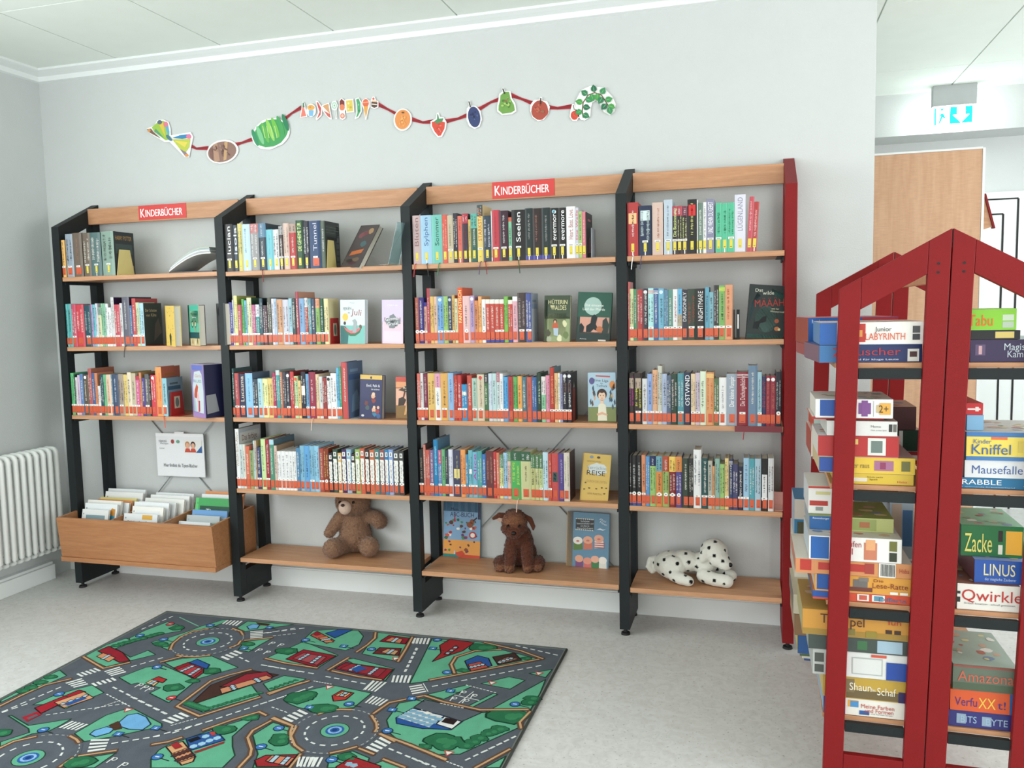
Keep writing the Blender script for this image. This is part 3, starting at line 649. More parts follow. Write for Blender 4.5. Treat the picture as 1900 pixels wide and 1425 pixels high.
bookend(268, 'B', 1, REDP, 'red bookend with pale picture on the second shelf of the left bay', .125, .11, top=.85, pic='8a8f88', y0=-.285)
bookend(316.5, 'C', 1, REDP, 'red bookend with pale picture beside the light blue book, third shelf of left bay', .125, .11, top=.8, pic='6d7272', y0=-.285)
bookend(606, 'A', 2, IVORY, 'ivory trapezoid bookend against the stone-patterned book on the second bay top shelf', .135, .10)
bookend(613.5, 'B', 2, REDP, 'red bookend with picture left of the watermelon-boat book', .125, .095, top=.85, pic='6a7a6a')
bookend(647, 'C', 2, GREYM, 'silver-grey bookend against the tall red book, third shelf of second bay', .145, .11, top=.8)
bookend(1097, 'A', 3, GREYM, 'grey bookend at the right end of the third bay top shelf books', .13, .10, top=.9)
bookend(987, 'B', 3, GREYM, 'grey bookend beside the pale blue book cover, second shelf of third bay', .15, .09, top=.85)
z = SH['B', 4]; X = solve_x(1361, -.28, z)
be = thing('bookend', 'small black bookend with white slot after the orange book, right bay', 'bookend', (X, -.28, z+.0004))
MB().box(0, 0, 0, .003, .10, .125).box(.012, 0, 0, .024, .08, .125).box(0, 0, 0, .024, .1, .0015).build('plate', BLACK, be); MB().box(.016, -.0005, .045, .021, 0, .105, 'e8e8e8').build('slot', PRINT, be)
z = SH['D', 4]; X = solve_x(1436, -.27, z)
be = thing('bookend', 'pale pink acrylic bookend foot at the end of the right bay fourth shelf', 'bookend', (X, -.27, z+.0004))
MB().box(.002, 0, 0, .05, .1, .003, 'd9a296').box(.002, .1, 0, .05, .103, .06, 'd9a296').build('plate', PRINT, be)
z = SH['A', 2]; a = at(721, 491, 2, z)
be = thing('bookend', 'transparent blue-tinted acrylic bookend leaning right on the second bay top shelf', 'bookend', (a.x, a.y, z+.001), R(-8))
MB().prism([(0, 0), (.055, .19), (.052, .19), (-.003, 0)], 1, 0, .09).box(-.05, 0, 0, 0, .09, .002).build('plate', ACRYL, be)
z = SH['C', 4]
st = thing('shelf_edge_strip', 'dark red strip along the third shelf edge of the right bay', 'shelf edge strip', (3.56, -.296, z-.012))  # maroon strip laid over the right end of the board edge
MB().box(-.062-.0, -.004, -.012, .130, -.0005, .0125).build('strip', solid('maroon_strip', '6e1b26', .4), st)

# ================================================================ books shown face-on
def display(k, bay, px, w, h, t, rz, tilt, lean, label, front, spine, art, y=-.27, pages='cfcabd', group=None, back=None, base=None, dz=0):
    z = SH[k, bay] if base is None else base
    X = solve_x(px, y, z)
    e = thing('display_book', label, 'book', (X, y, z+.001+dz), group=group)
    e.rotation_euler = (R(-tilt), R(lean), R(rz)); e.rotation_mode = 'YXZ' if False else 'XYZ'
    q = MB(); c = .0025
    q.box(0, 0, 0, w, c, h, front); q.box(0, t-c, 0, w, t, h, back or front); q.box(-.0015, 0, 0, c, t, h, spine)
    F = lambda a, b_: (a*w, -.0003, b_*h)
    if art: art(q, F, w, h)
    q.build('cover', FOIL, e)
    MB().box(c, c, .003, w-.003, t-c, h-.003, pages).build('pages', PAGES, e)
    return e
def G(F, d): return lambda a, b_: (F(a, b_)[0], F(a, b_)[1]-d*.0003, F(a, b_)[2])
def blobs(q, F, pts, cols, seed, r=(.04, .09), n=9):
    r_ = random.Random(seed)
    for (x, y), c in zip(pts, cols):
        a = [(x+r_.uniform(.6, 1)*r[0]*math.cos(6.283*i/n), y+r_.uniform(.6, 1)*r[1]*math.sin(6.283*i/n)) for i in range(n)]
        q.flat(a, F, c)
def TX(q, F, s, x, y, h, c, w, H, W, rot=0):
    """lettering on a unit-square cover: h in cover heights, w in cover widths"""
    FF = lambda a, b_: F(a/W, b_/H)
    q.text(s, x*W, y*H, h*H, FF, c, w=w*W, rot=rot)
def art_gold(q, F, w, h):
    r_ = random.Random(1)
    for i in range(26):
        x, y = r_.uniform(.1, .9), r_.uniform(.05, .95); q.flat([(x, y), (x+.06, y+.01), (x+.05, y+.04)], F, r_.choice(('8a6a2a', 'd29a3a', 'b8a858')))
    q.flat([(.45, .02), (.55, .02), (.62, .25), (.5, .34), (.38, .26)], F, '3c4632')
def art_teal(q, F, w, h):
    q.rect(0, .32, 1, 1, F, '4fb39a').rect(.2, .55, .95, .86, F, '9fd2a6').rect(0, .18, 1, .33, F, '1e4f55').rect(.1, 0, 1, .18, F, 'c9b78a').rect(0, 0, .12, 1, F, '35453f')
    TX(q, G(F, 1), 'Märchen', .55, .78, .07, '1c3a36', .6, h, w); TX(q, G(F, 1), 'Jahre', .55, .7, .04, 'eee', .4, h, w)
    for x in (.38, .68): q.disc(x, .53, .09, .09, G(F, 1), '20302e', n=12).disc(x, .53, .05, .06, G(F, 2), 'd9c9a0', n=12)
    blobs(q, G(F, 1), [(.35, .1), (.6, .08), (.8, .12), (.68, .4)], ['7a4a2a', 'e9e0c0', '3a3020', 'd06a3a'], 3)
display('B', 1, 309.5, .12, .205, .034, -32, 0, 1.5, 'cream and gold patterned cover book standing turned, right of the red bookend', 'e6c566', 'c9a248', art_gold, y=-.285)
display('B', 1, 352, .125, .205, .034, -30, 0, .5, 'green and cream illustrated book standing turned beside the right upright, left bay', 'd9d2a2', '3a4a44', art_teal, y=-.283, back='1d1f22')
display('B', 1, 405, .12, .21, .03, -35, 0, 0, 'dark grey illustrated book half hidden by the second upright, left bay', '5a5f60', '444', lambda q, F, w, h: blobs(q, F, [(.3, .8), (.6, .5), (.4, .2)], ['2e3436', '8a8f8a', '3a3f40'], 5, (.2, .15)), y=-.24)
# tall slip case with picture front and dark blue side
z = SH['C', 1]; X = solve_x(362, -.285, z)
e = thing('slip_case', 'tall slip case with pale picture front and dark blue side, third shelf of left bay', 'book case', (X-.01, -.285, z+.001), R(-26))
q = MB().box(0, 0, 0, .128, .003, .27, '8d7fb0').box(0, .003, 0, .003, .10, .27, '7d6fa0').box(.003, .10, 0, .128, .102, .27, '2a2a44').box(.125, .003, 0, .128, .10, .27, '1f2040').box(0, .0, .27, .128, .1, .272, 'b9b4c4')
F = lambda a, b_: (a*.128, -.0003, b_*.27)
q.rect(.1, .9, .9, .985, F, '6a78c0').rect(.02, .0, .98, .09, F, 'a483b8').flat([(.15, .12), (.88, .08), (.93, .5), (.85, .82), (.7, .89), (.25, .86), (.1, .6)], F, 'c9d5d8')
q.flat([(.2, .38), (.38, .36), (.52, .58), (.42, .64), (.24, .52)], G(F, 1), 'c4553c').flat([(.4, .3), (.58, .3), (.55, .46), (.42, .48)], G(F, 1), 'e6b4b8').flat([(.46, .1), (.6, .12), (.62, .32), (.5, .32)], G(F, 1), 'b8485a').flat([(.12, .12), (.3, .1), (.24, .4), (.16, .5)], G(F, 1), 'a9b8c0')
TX(q, G(F, 1), 'Girls', .55, .79, .055, 'd08a84', .5, .27, .128); TX(q, G(F, 1), 'BLUES', .5, .69, .05, '5f7f96', .62, .27, .128)
q.build('case', FOIL, e)
MB().flat([(.01, .02), (.075, .03), (.06, .12), (.008, .115)], lambda y, z_: (.1285, y, z_), '8b8c8f').build('leaflet', PRINT, e)
# leaning book on the second bay's top shelf
def art_lean(q, F, w, h):
    blobs(q, F, [(.5, .8), (.3, .75), (.6, .55), (.7, .85)], ['6e3f44', '7a4a50', '476064', 'a08060'], 8, (.2, .08)); q.flat([(.15, .27), (.75, .33), (.8, .43), (.2, .37)], G(F, 1), 'b5673c')
    blobs(q, F, [(.3, .15), (.6, .18), (.5, .1)], ['35302e', '6a5a4a', '4a3038'], 9, (.25, .06))
z = SH['A', 2]
lean_book = display('A', 2, 632, .125, .25, .03, -20, 34, 2, 'dark illustrated book leaning right on the second bay top shelf', '4c4444', '2a2626', art_lean, y=-.27)
MB().disc(0, .235, .03, .034, lambda a, b_: (a, .034, b_), 'c3d86a').disc(0, .235, .03, .034, lambda a, b_: (a, .036, b_), 'c3d86a').flat([(-.03, .235), (-.012, .23), (-.012, .12), (-.024, .12)], lambda a, b_: (a, .035, b_), 'b9d05a').build('bookmark', PRINT, lean_book)
# magazine pile under the left bay's header
z = SH['A', 1]
for i, (dx, dz_, wv, cv, cl) in enumerate(((0, 0, .26, '3a3f44', 'dark'), (.0, .009, .255, 'e4e2dc', 'white'), (.006, .018, .25, 'a9afb4', 'grey'), (.018, .027, .24, 'e0ded8', 'cream'), (.03, .036, .235, '9fb0b4', 'blue-grey'), (.045, .045, .225, 'a9b4a2', 'green-grey'))):
    o = thing('magazine', '%s magazine, %s from the bottom of the pile on the left bay top shelf' % (cl, ordw(i+1)), 'magazine', (.70+dx*.5, -.27, z+.001+i*.0068), R(-1), group='magazine pile on the top shelf')
    q = MB(); n = 10
    crv = lambda u: .088*max(0, math.sin(min(1, u*1.15)*math.pi/2))*(.95 if i else .0)+(.0 if i else 0)
    pts = [(wv*k/n, crv(k/n)) for k in range(n+1)]
    pts2 = [(a, b_+.006) for a, b_ in reversed(pts)]
    q.prism(pts+pts2, 1, 0, .20, cv)
    if i == 5:
        def F(u, v, wv=wv, crv=crv): return (u*wv, v*.2, crv(u)+.0064)
        q.add([F(a, b_) for a, b_ in ((.1, .1), (.5, .05), (.5, .9), (.1, .9))], [(0, 1, 2, 3)], 'd2d8cc'); q.add([F(a, b_) for a, b_ in ((.2, .3), (.4, .3), (.4, .6), (.2, .6))], [(0, 1, 2, 3)], '8a9a7a')
    q.build('pages', PRINT, o)
# second bay, second shelf
def art_juli(q, F, w, h):
    q.rect(0, .42, 1, 1, F, 'cfdfdf').rect(0, 0, 1, .42, F, '74b8ae').flat([(0, 0), (.3, 0), (.35, .3), (.2, .4), (0, .42)], F, '3f7f80')
    TX(q, G(F, 1), 'FERIEN', .28, .8, .07, '3c3438', .34, h, w, .05); TX(q, G(F, 1), 'Juli', .65, .72, .14, '9a4a56', .42, h, w, -.12); TX(q, G(F, 1), 'mit', .35, .71, .04, '3c3438', .08, h, w)
    q.disc(.2, .61, .12, .085, G(F, 1), 'e9bb4a')
    q.flat([(.12, .38), (.2, .26), (.4, .18), (.6, .18), (.78, .25), (.88, .38), (.8, .36), (.6, .26), (.4, .25), (.22, .33)], G(F, 2), '2f6a4a').flat([(.14, .39), (.24, .3), (.42, .24), (.6, .24), (.76, .3), (.86, .39), (.6, .31), (.4, .3)], G(F, 3), 'd8606a')
    q.flat([(.5, .26), (.66, .26), (.68, .5), (.6, .57), (.48, .53), (.54, .48)], G(F, 4), '9aa4a6').disc(.18, .47, .05, .04, G(F, 4), '3a2a2a').disc(.82, .4, .05, .04, G(F, 4), '6a4a3a')
    TX(q, G(F, 1), 'Tino', .48, .93, .02, '555', .2, h, w)
display('B', 2, 632, .137, .212, .026, -6, 2, 1, 'mint book with yellow sun, watermelon boat and the word Juli, second bay', 'cfdfdf', 'b9d0cf', art_juli, y=-.275, pages='d6d8e0')
def art_glim(q, F, w, h):
    q.rect(0, .5, 1, 1, F, 'cdbfd8').rect(.1, .3, .9, .6, F, 'e0c0cc').rect(.1, .05, .9, .28, F, 'ddcbdc')
    blobs(q, G(F, 1), [(.5, .58), (.35, .5), (.68, .5), (.5, .42)], ['73797d']*4, 4, (.24, .11), 14)
    TX(q, G(F, 2), 'Glimmer', .5, .57, .08, 'f0eef0', .66, h, w, .08); TX(q, G(F, 2), 'Grusel', .52, .46, .08, 'f0eef0', .5, h, w, .08); TX(q, G(F, 2), 'CARINA', .5, .87, .03, 'eee', .5, h, w)
display('B', 2, 709, .118, .207, .02, -10, 2, 1, 'lilac and pink book with grey wreath and white title, second shelf of second bay', 'd8c4d4', 'b9a8c0', art_glim, y=-.278, back='4a3c3c', pages='6a5c56')
def art_erik(q, F, w, h):
    q.rect(0, .9, 1, 1, F, 'd8b25a').rect(0, 0, 1, .9, F, '2f3258'); TX(q, G(F, 1), 'Emil, Falk &', .6, .76, .06, 'ecebf0', .6, h, w); TX(q, G(F, 1), 'die anderen', .7, .68, .04, 'ddd', .38, h, w)
    blobs(q, G(F, 1), [(.6, .52), (.62, .42), (.3, .35), (.35, .25), (.65, .2), (.8, .18), (.68, .12), (.85, .08)], ['d9a88a', '8a3a34', '6a3a3a', '4a5a5a', 'd9a88a', '9a3a3a', '3a7a9a', '3a5a8a'], 6, (.12, .07))
    q.disc(.62, .57, .07, .04, G(F, 2), 'e0c0a0').disc(.66, .27, .06, .035, G(F, 2), 'e0c0a0').disc(.84, .27, .06, .035, G(F, 2), 'e0b090').disc(.14, .07, .07, .025, G(F, 2), 'c9c9c9').disc(.5, .94, .04, .03, G(F, 2), '3a2a22')
display('C', 2, 667.5, .125, .213, .03, -8, 3, 1.5, 'navy blue book with yellow top band and cartoon children on the cover', '2f3258', '24274a', art_erik, y=-.255, pages='a9a29a')
def art_lion(q, F, w, h):
    q.rect(0, .88, 1, 1, F, 'cf4a3c').rect(0, .72, 1, .9, F, 'e8a070').rect(0, .3, 1, .75, F, 'e9b49a').rect(0, 0, 1, .32, F, '8a6a3a').disc(.85, .35, .3, .22, F, 'e9c85a')
    q.flat([(.1, .68), (.4, .64), (.9, .66), (.8, .76), (.4, .78)], G(F, 1), '4a3328').flat([(.3, .5), (.36, .5), (.44, .66), (.36, .66)], G(F, 1), '5a2e22').flat([(.1, .3), (.35, .32), (.45, .45), (.3, .52), (.12, .48)], G(F, 1), '3a2a20').flat([(.35, .08), (.45, .1), (.5, .3), (.75, .32), (.8, .1), (.9, .1), (.88, .38), (.6, .42), (.45, .4)], G(F, 2), 'd9a468')
    TX(q, G(F, 3), 'Revolte', .62, .74, .05, 'eee3c0', .6, h, w); TX(q, G(F, 3), 'der Löwen', .66, .68, .035, 'eee3c0', .5, h, w)
display('C', 2, 735, .125, .2, .02, -5, 3, 0, 'orange and brown book with a horse at sunset, beside the third upright', 'c98a5a', '8a4a3a', art_lion, y=-.235)
# third bay
def art_wald(q, F, w, h):
    q.rect(0, .5, 1, 1, F, '3d4a38').rect(0, 0, 1, .55, F, '8d9a70').rect(.15, .12, .85, .62, F, 'a9b184').rect(0, 0, .12, .9, F, '3d4a38')
    TX(q, G(F, 1), 'HÜTERIN', .52, .86, .09, 'e0d9a4', .74, h, w); TX(q, G(F, 1), 'DES', .3, .77, .05, 'e0d9a4', .14, h, w); TX(q, G(F, 1), 'WALDES', .55, .74, .1, 'e0d9a4', .6, h, w)
    q.disc(.42, .45, .07, .045, G(F, 1), '4a3026').flat([(.3, .3), (.55, .3), (.52, .41), (.36, .42)], G(F, 1), 'b8583a').flat([(.38, .15), (.55, .13), (.56, .3), (.36, .3)], G(F, 2), 'a9bccb').disc(.42, .435, .04, .03, G(F, 2), 'd9a888')
    blobs(q, G(F, 1), [(.15, .2), (.8, .4), (.85, .15), (.6, .08), (.2, .06)], ['4a4a38', 'd2cfa4', '6a7a4a', 'd8d8b0', 'a3a890'], 2, (.12, .09))
display('B', 3, 1009.5, .118, .208, .024, -3, 3, 1.3, 'green forest book with seated girl in red on the cover, second shelf of third bay', '6a7450', '3a4434', art_wald, y=-.272)
def art_lied(q, F, w, h):
    q.rect(0, .5, 1, 1, F, '2f5a4c').rect(0, 0, 1, .2, F, '2a3a38').rect(.08, .18, .95, .5, F, 'cf9a88'); q.disc(.45, .72, .26, .18, G(F, 1), 'a4c0b8', n=24)
    TX(q, G(F, 2), 'Das einsame', .48, .74, .05, 'f0f0ea', .56, h, w); TX(q, G(F, 2), 'Lied der Pferde', .48, .66, .05, 'f0f0ea', .66, h, w)
    q.flat([(.28, .2), (.42, .2), (.5, .26), (.62, .22), (.66, .24), (.56, .36), (.6, .5), (.5, .56), (.42, .5), (.4, .38), (.28, .32)], G(F, 3), '20282a').flat([(.08, .2), (.2, .2), (.22, .3), (.12, .38), (.08, .34)], G(F, 3), '20282a').flat([(.75, .18), (.93, .18), (.95, .36), (.86, .5), (.76, .44)], G(F, 3), '37403c').disc(.68, .26, .1, .06, G(F, 4), 'b9704a')
    q.rect(.65, .025, .88, .055, G(F, 3), 'd9d9d4'); TX(q, G(F, 3), 'Anne', .2, .06, .02, 'ddd', .2, h, w)
display('B', 3, 1069, .15, .222, .028, 2, 6, 3, 'dark green book with white moon and black horses, second shelf of third bay', '2f4a42', '24342f', art_lied, y=-.262, pages='77736a')
def art_thab(q, F, w, h):
    q.rect(0, 0, 1, .3, F, '7a8450').rect(0, .3, 1, 1, F, 'a9c4d4'); q.flat([(.28, .92), (.8, .9), (.8, .93), (.28, .95)], G(F, 1), 'b85a5a')
    TX(q, G(F, 1), 'Eine Liga', .48, .84, .05, '33424e', .52, h, w, -.06); TX(q, G(F, 1), 'für', .5, .78, .03, '33424e', .1, h, w); TX(q, G(F, 1), 'Tschick', .5, .73, .05, '33424e', .4, h, w, -.05)
    q.disc(.14, .83, .1, .07, G(F, 1), '5a568a').disc(.88, .75, .11, .08, G(F, 1), 'd58a4a')
    r_ = random.Random(3)
    for i in range(16): x = r_.choice((r_.uniform(.05, .25), r_.uniform(.75, .95))); y = r_.uniform(.2, .65); q.flat([(x, y), (x+.05, y+.04), (x+.02, y+.14), (x-.03, y+.08)], G(F, 1), r_.choice(('4a5a64', '6a4a3a', 'c9a080', '34506a', '8a9a6a')))
    q.disc(.5, .56, .18, .11, G(F, 2), '3a2620').disc(.5, .52, .13, .095, G(F, 3), 'e2bfa4').flat([(.44, .36), (.56, .36), (.55, .45), (.45, .45)], G(F, 3), 'e2bfa4').flat([(.34, .02), (.68, .02), (.64, .34), (.56, .37), (.44, .37), (.37, .34)], G(F, 4), 'ded9c4').flat([(.3, .16), (.5, .2), (.7, .15), (.68, .12), (.5, .15), (.34, .12)], G(F, 5), 'd9a88a')
    q.disc(.45, .535, .012, .012, G(F, 4), '222').disc(.55, .535, .012, .012, G(F, 4), '222').rect(.46, .475, .54, .485, G(F, 4), 'a8504a').flat([(.36, .56), (.42, .63), (.58, .63), (.64, .56), (.6, .6), (.5, .58), (.4, .6)], G(F, 5), '3a2620')
display('C', 3, 1092, .125, .22, .015, 0, 3, -.6, 'pale blue book with brown-haired child in white shirt, third shelf of third bay', 'a9c4d4', '7a94a4', art_thab, y=-.25)
def art_reise(q, F, w, h):
    blobs(q, F, [(.5, .68)], ['ccd2d0'], 5, (.42, .16), 16)
    TX(q, G(F, 1), 'GESCHICHTEN', .4, .84, .03, '7a6a3a', .5, h, w); TX(q, G(F, 1), 'Verrückte', .5, .71, .07, '8a9aa4', .7, h, w); TX(q, G(F, 1), 'REISE', .5, .6, .1, '26282a', .66, h, w); TX(q, G(F, 1), 'DURCH DIE ZEITEN', .55, .42, .05, 'b08a4a', .72, h, w); TX(q, G(F, 1), 'LENI MARTIN', .5, .16, .04, '8a6a34', .5, h, w)
    q.disc(.3, .93, .07, .03, G(F, 1), '7a8a98').disc(.55, .93, .06, .025, G(F, 1), '4a3a2a'); blobs(q, G(F, 1), [(.15, .38), (.12, .24), (.55, .27), (.75, .3), (.9, .3), (.3, .27), (.85, .18)], ['5a4a28']*7, 7, (.05, .02))
display('D', 3, 1076, .127, .215, .022, 4, 7, 4.5, 'mustard yellow book titled Reise with grey oval, fourth shelf of third bay', 'cfae5a', 'b08a40', art_reise, y=-.25, pages='b0a078')
# bottom shelf books
def art_abc(q, F, w, h):
    q.rect(0, .3, 1, 1, F, '7fa3c4').rect(0, .8, 1, 1, F, '4f7f9f').rect(0, .05, 1, .3, F, 'dd9a4e').rect(0, 0, .45, .05, F, '2f7f7a').rect(.45, 0, 1, .05, F, 'c84a34').rect(.93, .68, 1, 1, F, '4a3a5a')
    TX(q, G(F, 1), 'Mein', .3, .84, .05, '26304a', .2, h, w); TX(q, G(F, 1), 'ABC-BUCH', .5, .75, .08, '1f2a4a', .64, h, w)
    r_ = random.Random(2); cs = ['a83a3a', '4a8a4a', '8a4a2a', '6a3a6a', 'c85a4a', '3a6a4a', 'e9e4da', 'b0603a', '5a3a2a']
    for i in range(42):
        x, y = r_.uniform(.06, .9), r_.uniform(.1, .66)
        if y > .5 and .3 < x < .7 and r_.random() < .6: continue
        a = r_.uniform(.03, .075); n = 7; q.flat([(x+a*r_.uniform(.5, 1.1)*math.cos(6.283*k/n), y+a*.6*r_.uniform(.5, 1.1)*math.sin(6.283*k/n)) for k in range(n)], G(F, 1+i % 6), r_.choice(cs))
    q.disc(.72, .58, .085, .05, G(F, 8), '8a4a2a').disc(.78, .64, .06, .04, G(F, 8), '8a4a2a').flat([(.8, .66), (.82, .64), (.92, .70), (.9, .72)], G(F, 9), '3a221a').disc(.8, .4, .1, .06, G(F, 9), 'b83a34').disc(.8, .4, .06, .04, G(F, 10), 'e9e4da'); q.flat([(.28, .62), (.34, .62), (.3, .75)], G(F, 9), 'b03a4a').rect(.3, .05, .34, .11, G(F, 9), 'b8c4cc').flat([(.3, .07), (.52, .12), (.6, .06), (.45, .0)], G(F, 7), 'c84a34')
z = SH['E', 3]
p = at(822, 1032, 2, z)
display('E', 3, 822, .197, .288, .012, 0, 6, .5, 'large blue ABC book with colourful animals on the bottom shelf of the third bay', '5f8fae', '7a3a4a', art_abc, y=p.y, pages='e0dccf')
def art_pirat(q, F, w, h):
    q.rect(0, 0, 1, 1, F, '5f87a0').rect(0, 0, .14, 1, F, 'd9b070'); n = 16
    q.rect(.2, .68, .64, .88, G(F, 1), '2c2e30')
    for k in range(10): q.rect(.2+.044*k, .87, .222+.044*k, .89, G(F, 2), 'd9d9c9').rect(.2+.044*k, .67, .222+.044*k, .69, G(F, 2), 'd9d9c9')
    for k, tx in enumerate(('Schöne', 'Seemannslieder und', 'andere', 'Geschichten')): TX(q, G(F, 2), tx, .42, .84-.042*k, .03, 'c9d2d6', min(.4, .035*len(tx)), h, w, .05)
    TX(q, G(F, 1), 'Ahoi', .84, .88, .04, 'd0dce2', .16, h, w, -.4); TX(q, G(F, 1), 'Meer', .86, .82, .04, 'd0dce2', .18, h, w, -.4)
    for x, y, c, s in ((.26, .48, 'e2dfd6', '5a7a3a'), (.5, .5, 'dba184', 'c4705a'), (.76, .54, 'd9a088', 'd8d0c8')):
        q.flat([(x-.1, y-.18), (x+.12, y-.16), (x+.11, y-.04), (x-.1, y-.04)], G(F, 2), s).disc(x, y, .115, .07, G(F, 3), c).disc(x, y-.01, .04, .018, G(F, 4), 'c8706a')
    for k in range(3): q.rect(.66, .37+.04*k, .9, .385+.04*k, G(F, 4), 'b83a3a')
    for x, y, c, s in ((.3, .15, 'dba184', '7a4a7a'), (.5, .12, 'd8907a', 'c86a6a'), (.68, .16, 'e0a890', '3a7a4a'), (.86, .15, 'e6e2d8', 'd8d8d0')):
        q.flat([(x-.09, .0), (x+.1, .0), (x+.09, y-.02), (x-.08, y-.02)], G(F, 2), s).disc(x, y, .1, .065, G(F, 3), c)
    q.flat([(.7, .7), (.78, .73), (.85, .71), (.92, .72), (.85, .69), (.78, .7)], G(F, 2), 'cfd8dc')
p = at(1052, 1050, 2, z)
display('E', 3, 1051, .205, .262, .012, -1, 7, .8, 'grey-blue picture book with round-faced pirates, right side of the third bay bottom shelf', '5f87a0', 'd9b070', art_pirat, y=p.y, pages='d9d4c4')
def art_wild(q, F, w, h):
    q.rect(0, 0, 1, 1, F, '2b3535'); q.disc(.5, .38, .3, .24, F, '6f9088', n=20).rect(.02, .03, .98, .1, F, '5d9a8e').flat([(.6, .86), (1, .84), (1, .66), (.9, .7), (.85, .88), (.6, .93)], F, '4d7a70')
    q.flat([(.05, .3), (.2, .7), (.3, .8), (.2, .85), (.05, .6)], F, '3a5258')
    TX(q, G(F, 1), 'Das', .25, .9, .06, 'd9dccc', .2, h, w, .08); TX(q, G(F, 1), 'wilde', .5, .86, .07, 'd9dccc', .3, h, w, .08); TX(q, G(F, 1), 'MÄÄÄH', .55, .68, .13, 'a8382e', .78, h, w, .1)
    TX(q, G(F, 1), 'und der', .72, .58, .03, 'd9d0b0', .2, h, w); TX(q, G(F, 1), 'Mönstermoll', .78, .53, .03, 'd9d0b0', .36, h, w)
    q.flat([(.15, .2), (.3, .2), (.34, .3), (.5, .34), (.5, .44), (.4, .42), (.3, .34), (.18, .32)], G(F, 2), '151a1c').disc(.78, .36, .06, .04, G(F, 2), 'a8583a').disc(.8, .22, .07, .04, G(F, 2), 'b8744a').disc(.86, .21, .035, .025, G(F, 3), 'dbd09a')
display('B', 4, 1384, .152, .233, .018, 6, 6, 5, 'dark green monster book with red letters MÄÄÄH leaning back in the right bay', '2b3535', '1e2626', art_wild, y=-.262, pages='c9c9c4')

# ================================================================ book bin in the left bay
bn = thing('book_bin', 'beech bin with two dividers full of picture books in the left bay', 'book bin', (.508, -.24, .19))
X0, X1 = .03, .985; zb = .19
def bp(name, fn, mat=BEECHD):
    q = MB(); fn(q); return q.build(name, mat, bn, loc=bn.location)
def side(x, a):
    return lambda q: q.prism([(-.405, .214), (-.05, .214), (-.05, .449), (-.427, .428)], 0, x, x+a)
bn_p = [bp('bottom_board', lambda q: q.box(X0, -.412, zb, X1, -.05, .213)), bp('side_panel', side(X0, .014)), bp('side_panel', side(X1-.014, .014)),
  bp('front_panel', lambda q: q.prism([(-.405, .214), (-.391, .214), (-.413, .430), (-.427, .430)], 0, X0+.0142, X1-.0142)),
  bp('back_panel', lambda q: q.box(X0+.0142, -.064, .214, X1-.0142, -.0502, .449))]
DV = (.355, .672)
for x in DV: bp('divider', lambda q, x=x: q.prism([(-.385, .2135), (-.066, .2135), (-.066, .444), (-.409, .424)], 0, x-.005, x+.005))
for o in bn_p+[c for c in bn.children if c not in bn_p]: o.location = (0, 0, 0)
cols = ['e4e6e4', 'dfe3e4', 'e9e7e0', 'e2e6e8', 'dcdfdf', 'e6e6e0']
rb = random.Random(12)
CX = [(X0+.016, DV[0]-.007), (DV[0]+.007, DV[1]-.007), (DV[1]+.007, X1-.016)]
SP = [ # compartment: x offset, width, height, colour, art
 [(.075, .17, .245, 'sheet'), (.062, .21, .27, 'teal'), (.05, .22, .28, 'plain'), (.07, .225, .265, 'plain'), (.06, .23, .27, 'orange'), (.05, .24, .275, 'yellow'), (.055, .25, .30, 'plain'), (.045, .25, .31, 'plain')],
 [(.03, .21, .235, 'lex'), (.05, .195, .265, 'sketch'), (.03, .22, .28, 'plain'), (.03, .235, .275, 'oval'), (.04, .25, .285, 'plain'), (.045, .25, .295, 'plain'), (.05, .245, .30, 'plain')],
 [(.02, .21, .19, 'plain'), (.03, .19, .20, 'plain'), (.05, .20, .225, 'grey'), (.055, .215, .245, 'blue'), (.045, .245, .30, 'green'), (.055, .24, .312, 'plain'), (.05, .24, .32, 'orange')]]
BW = ['left', 'middle', 'right']
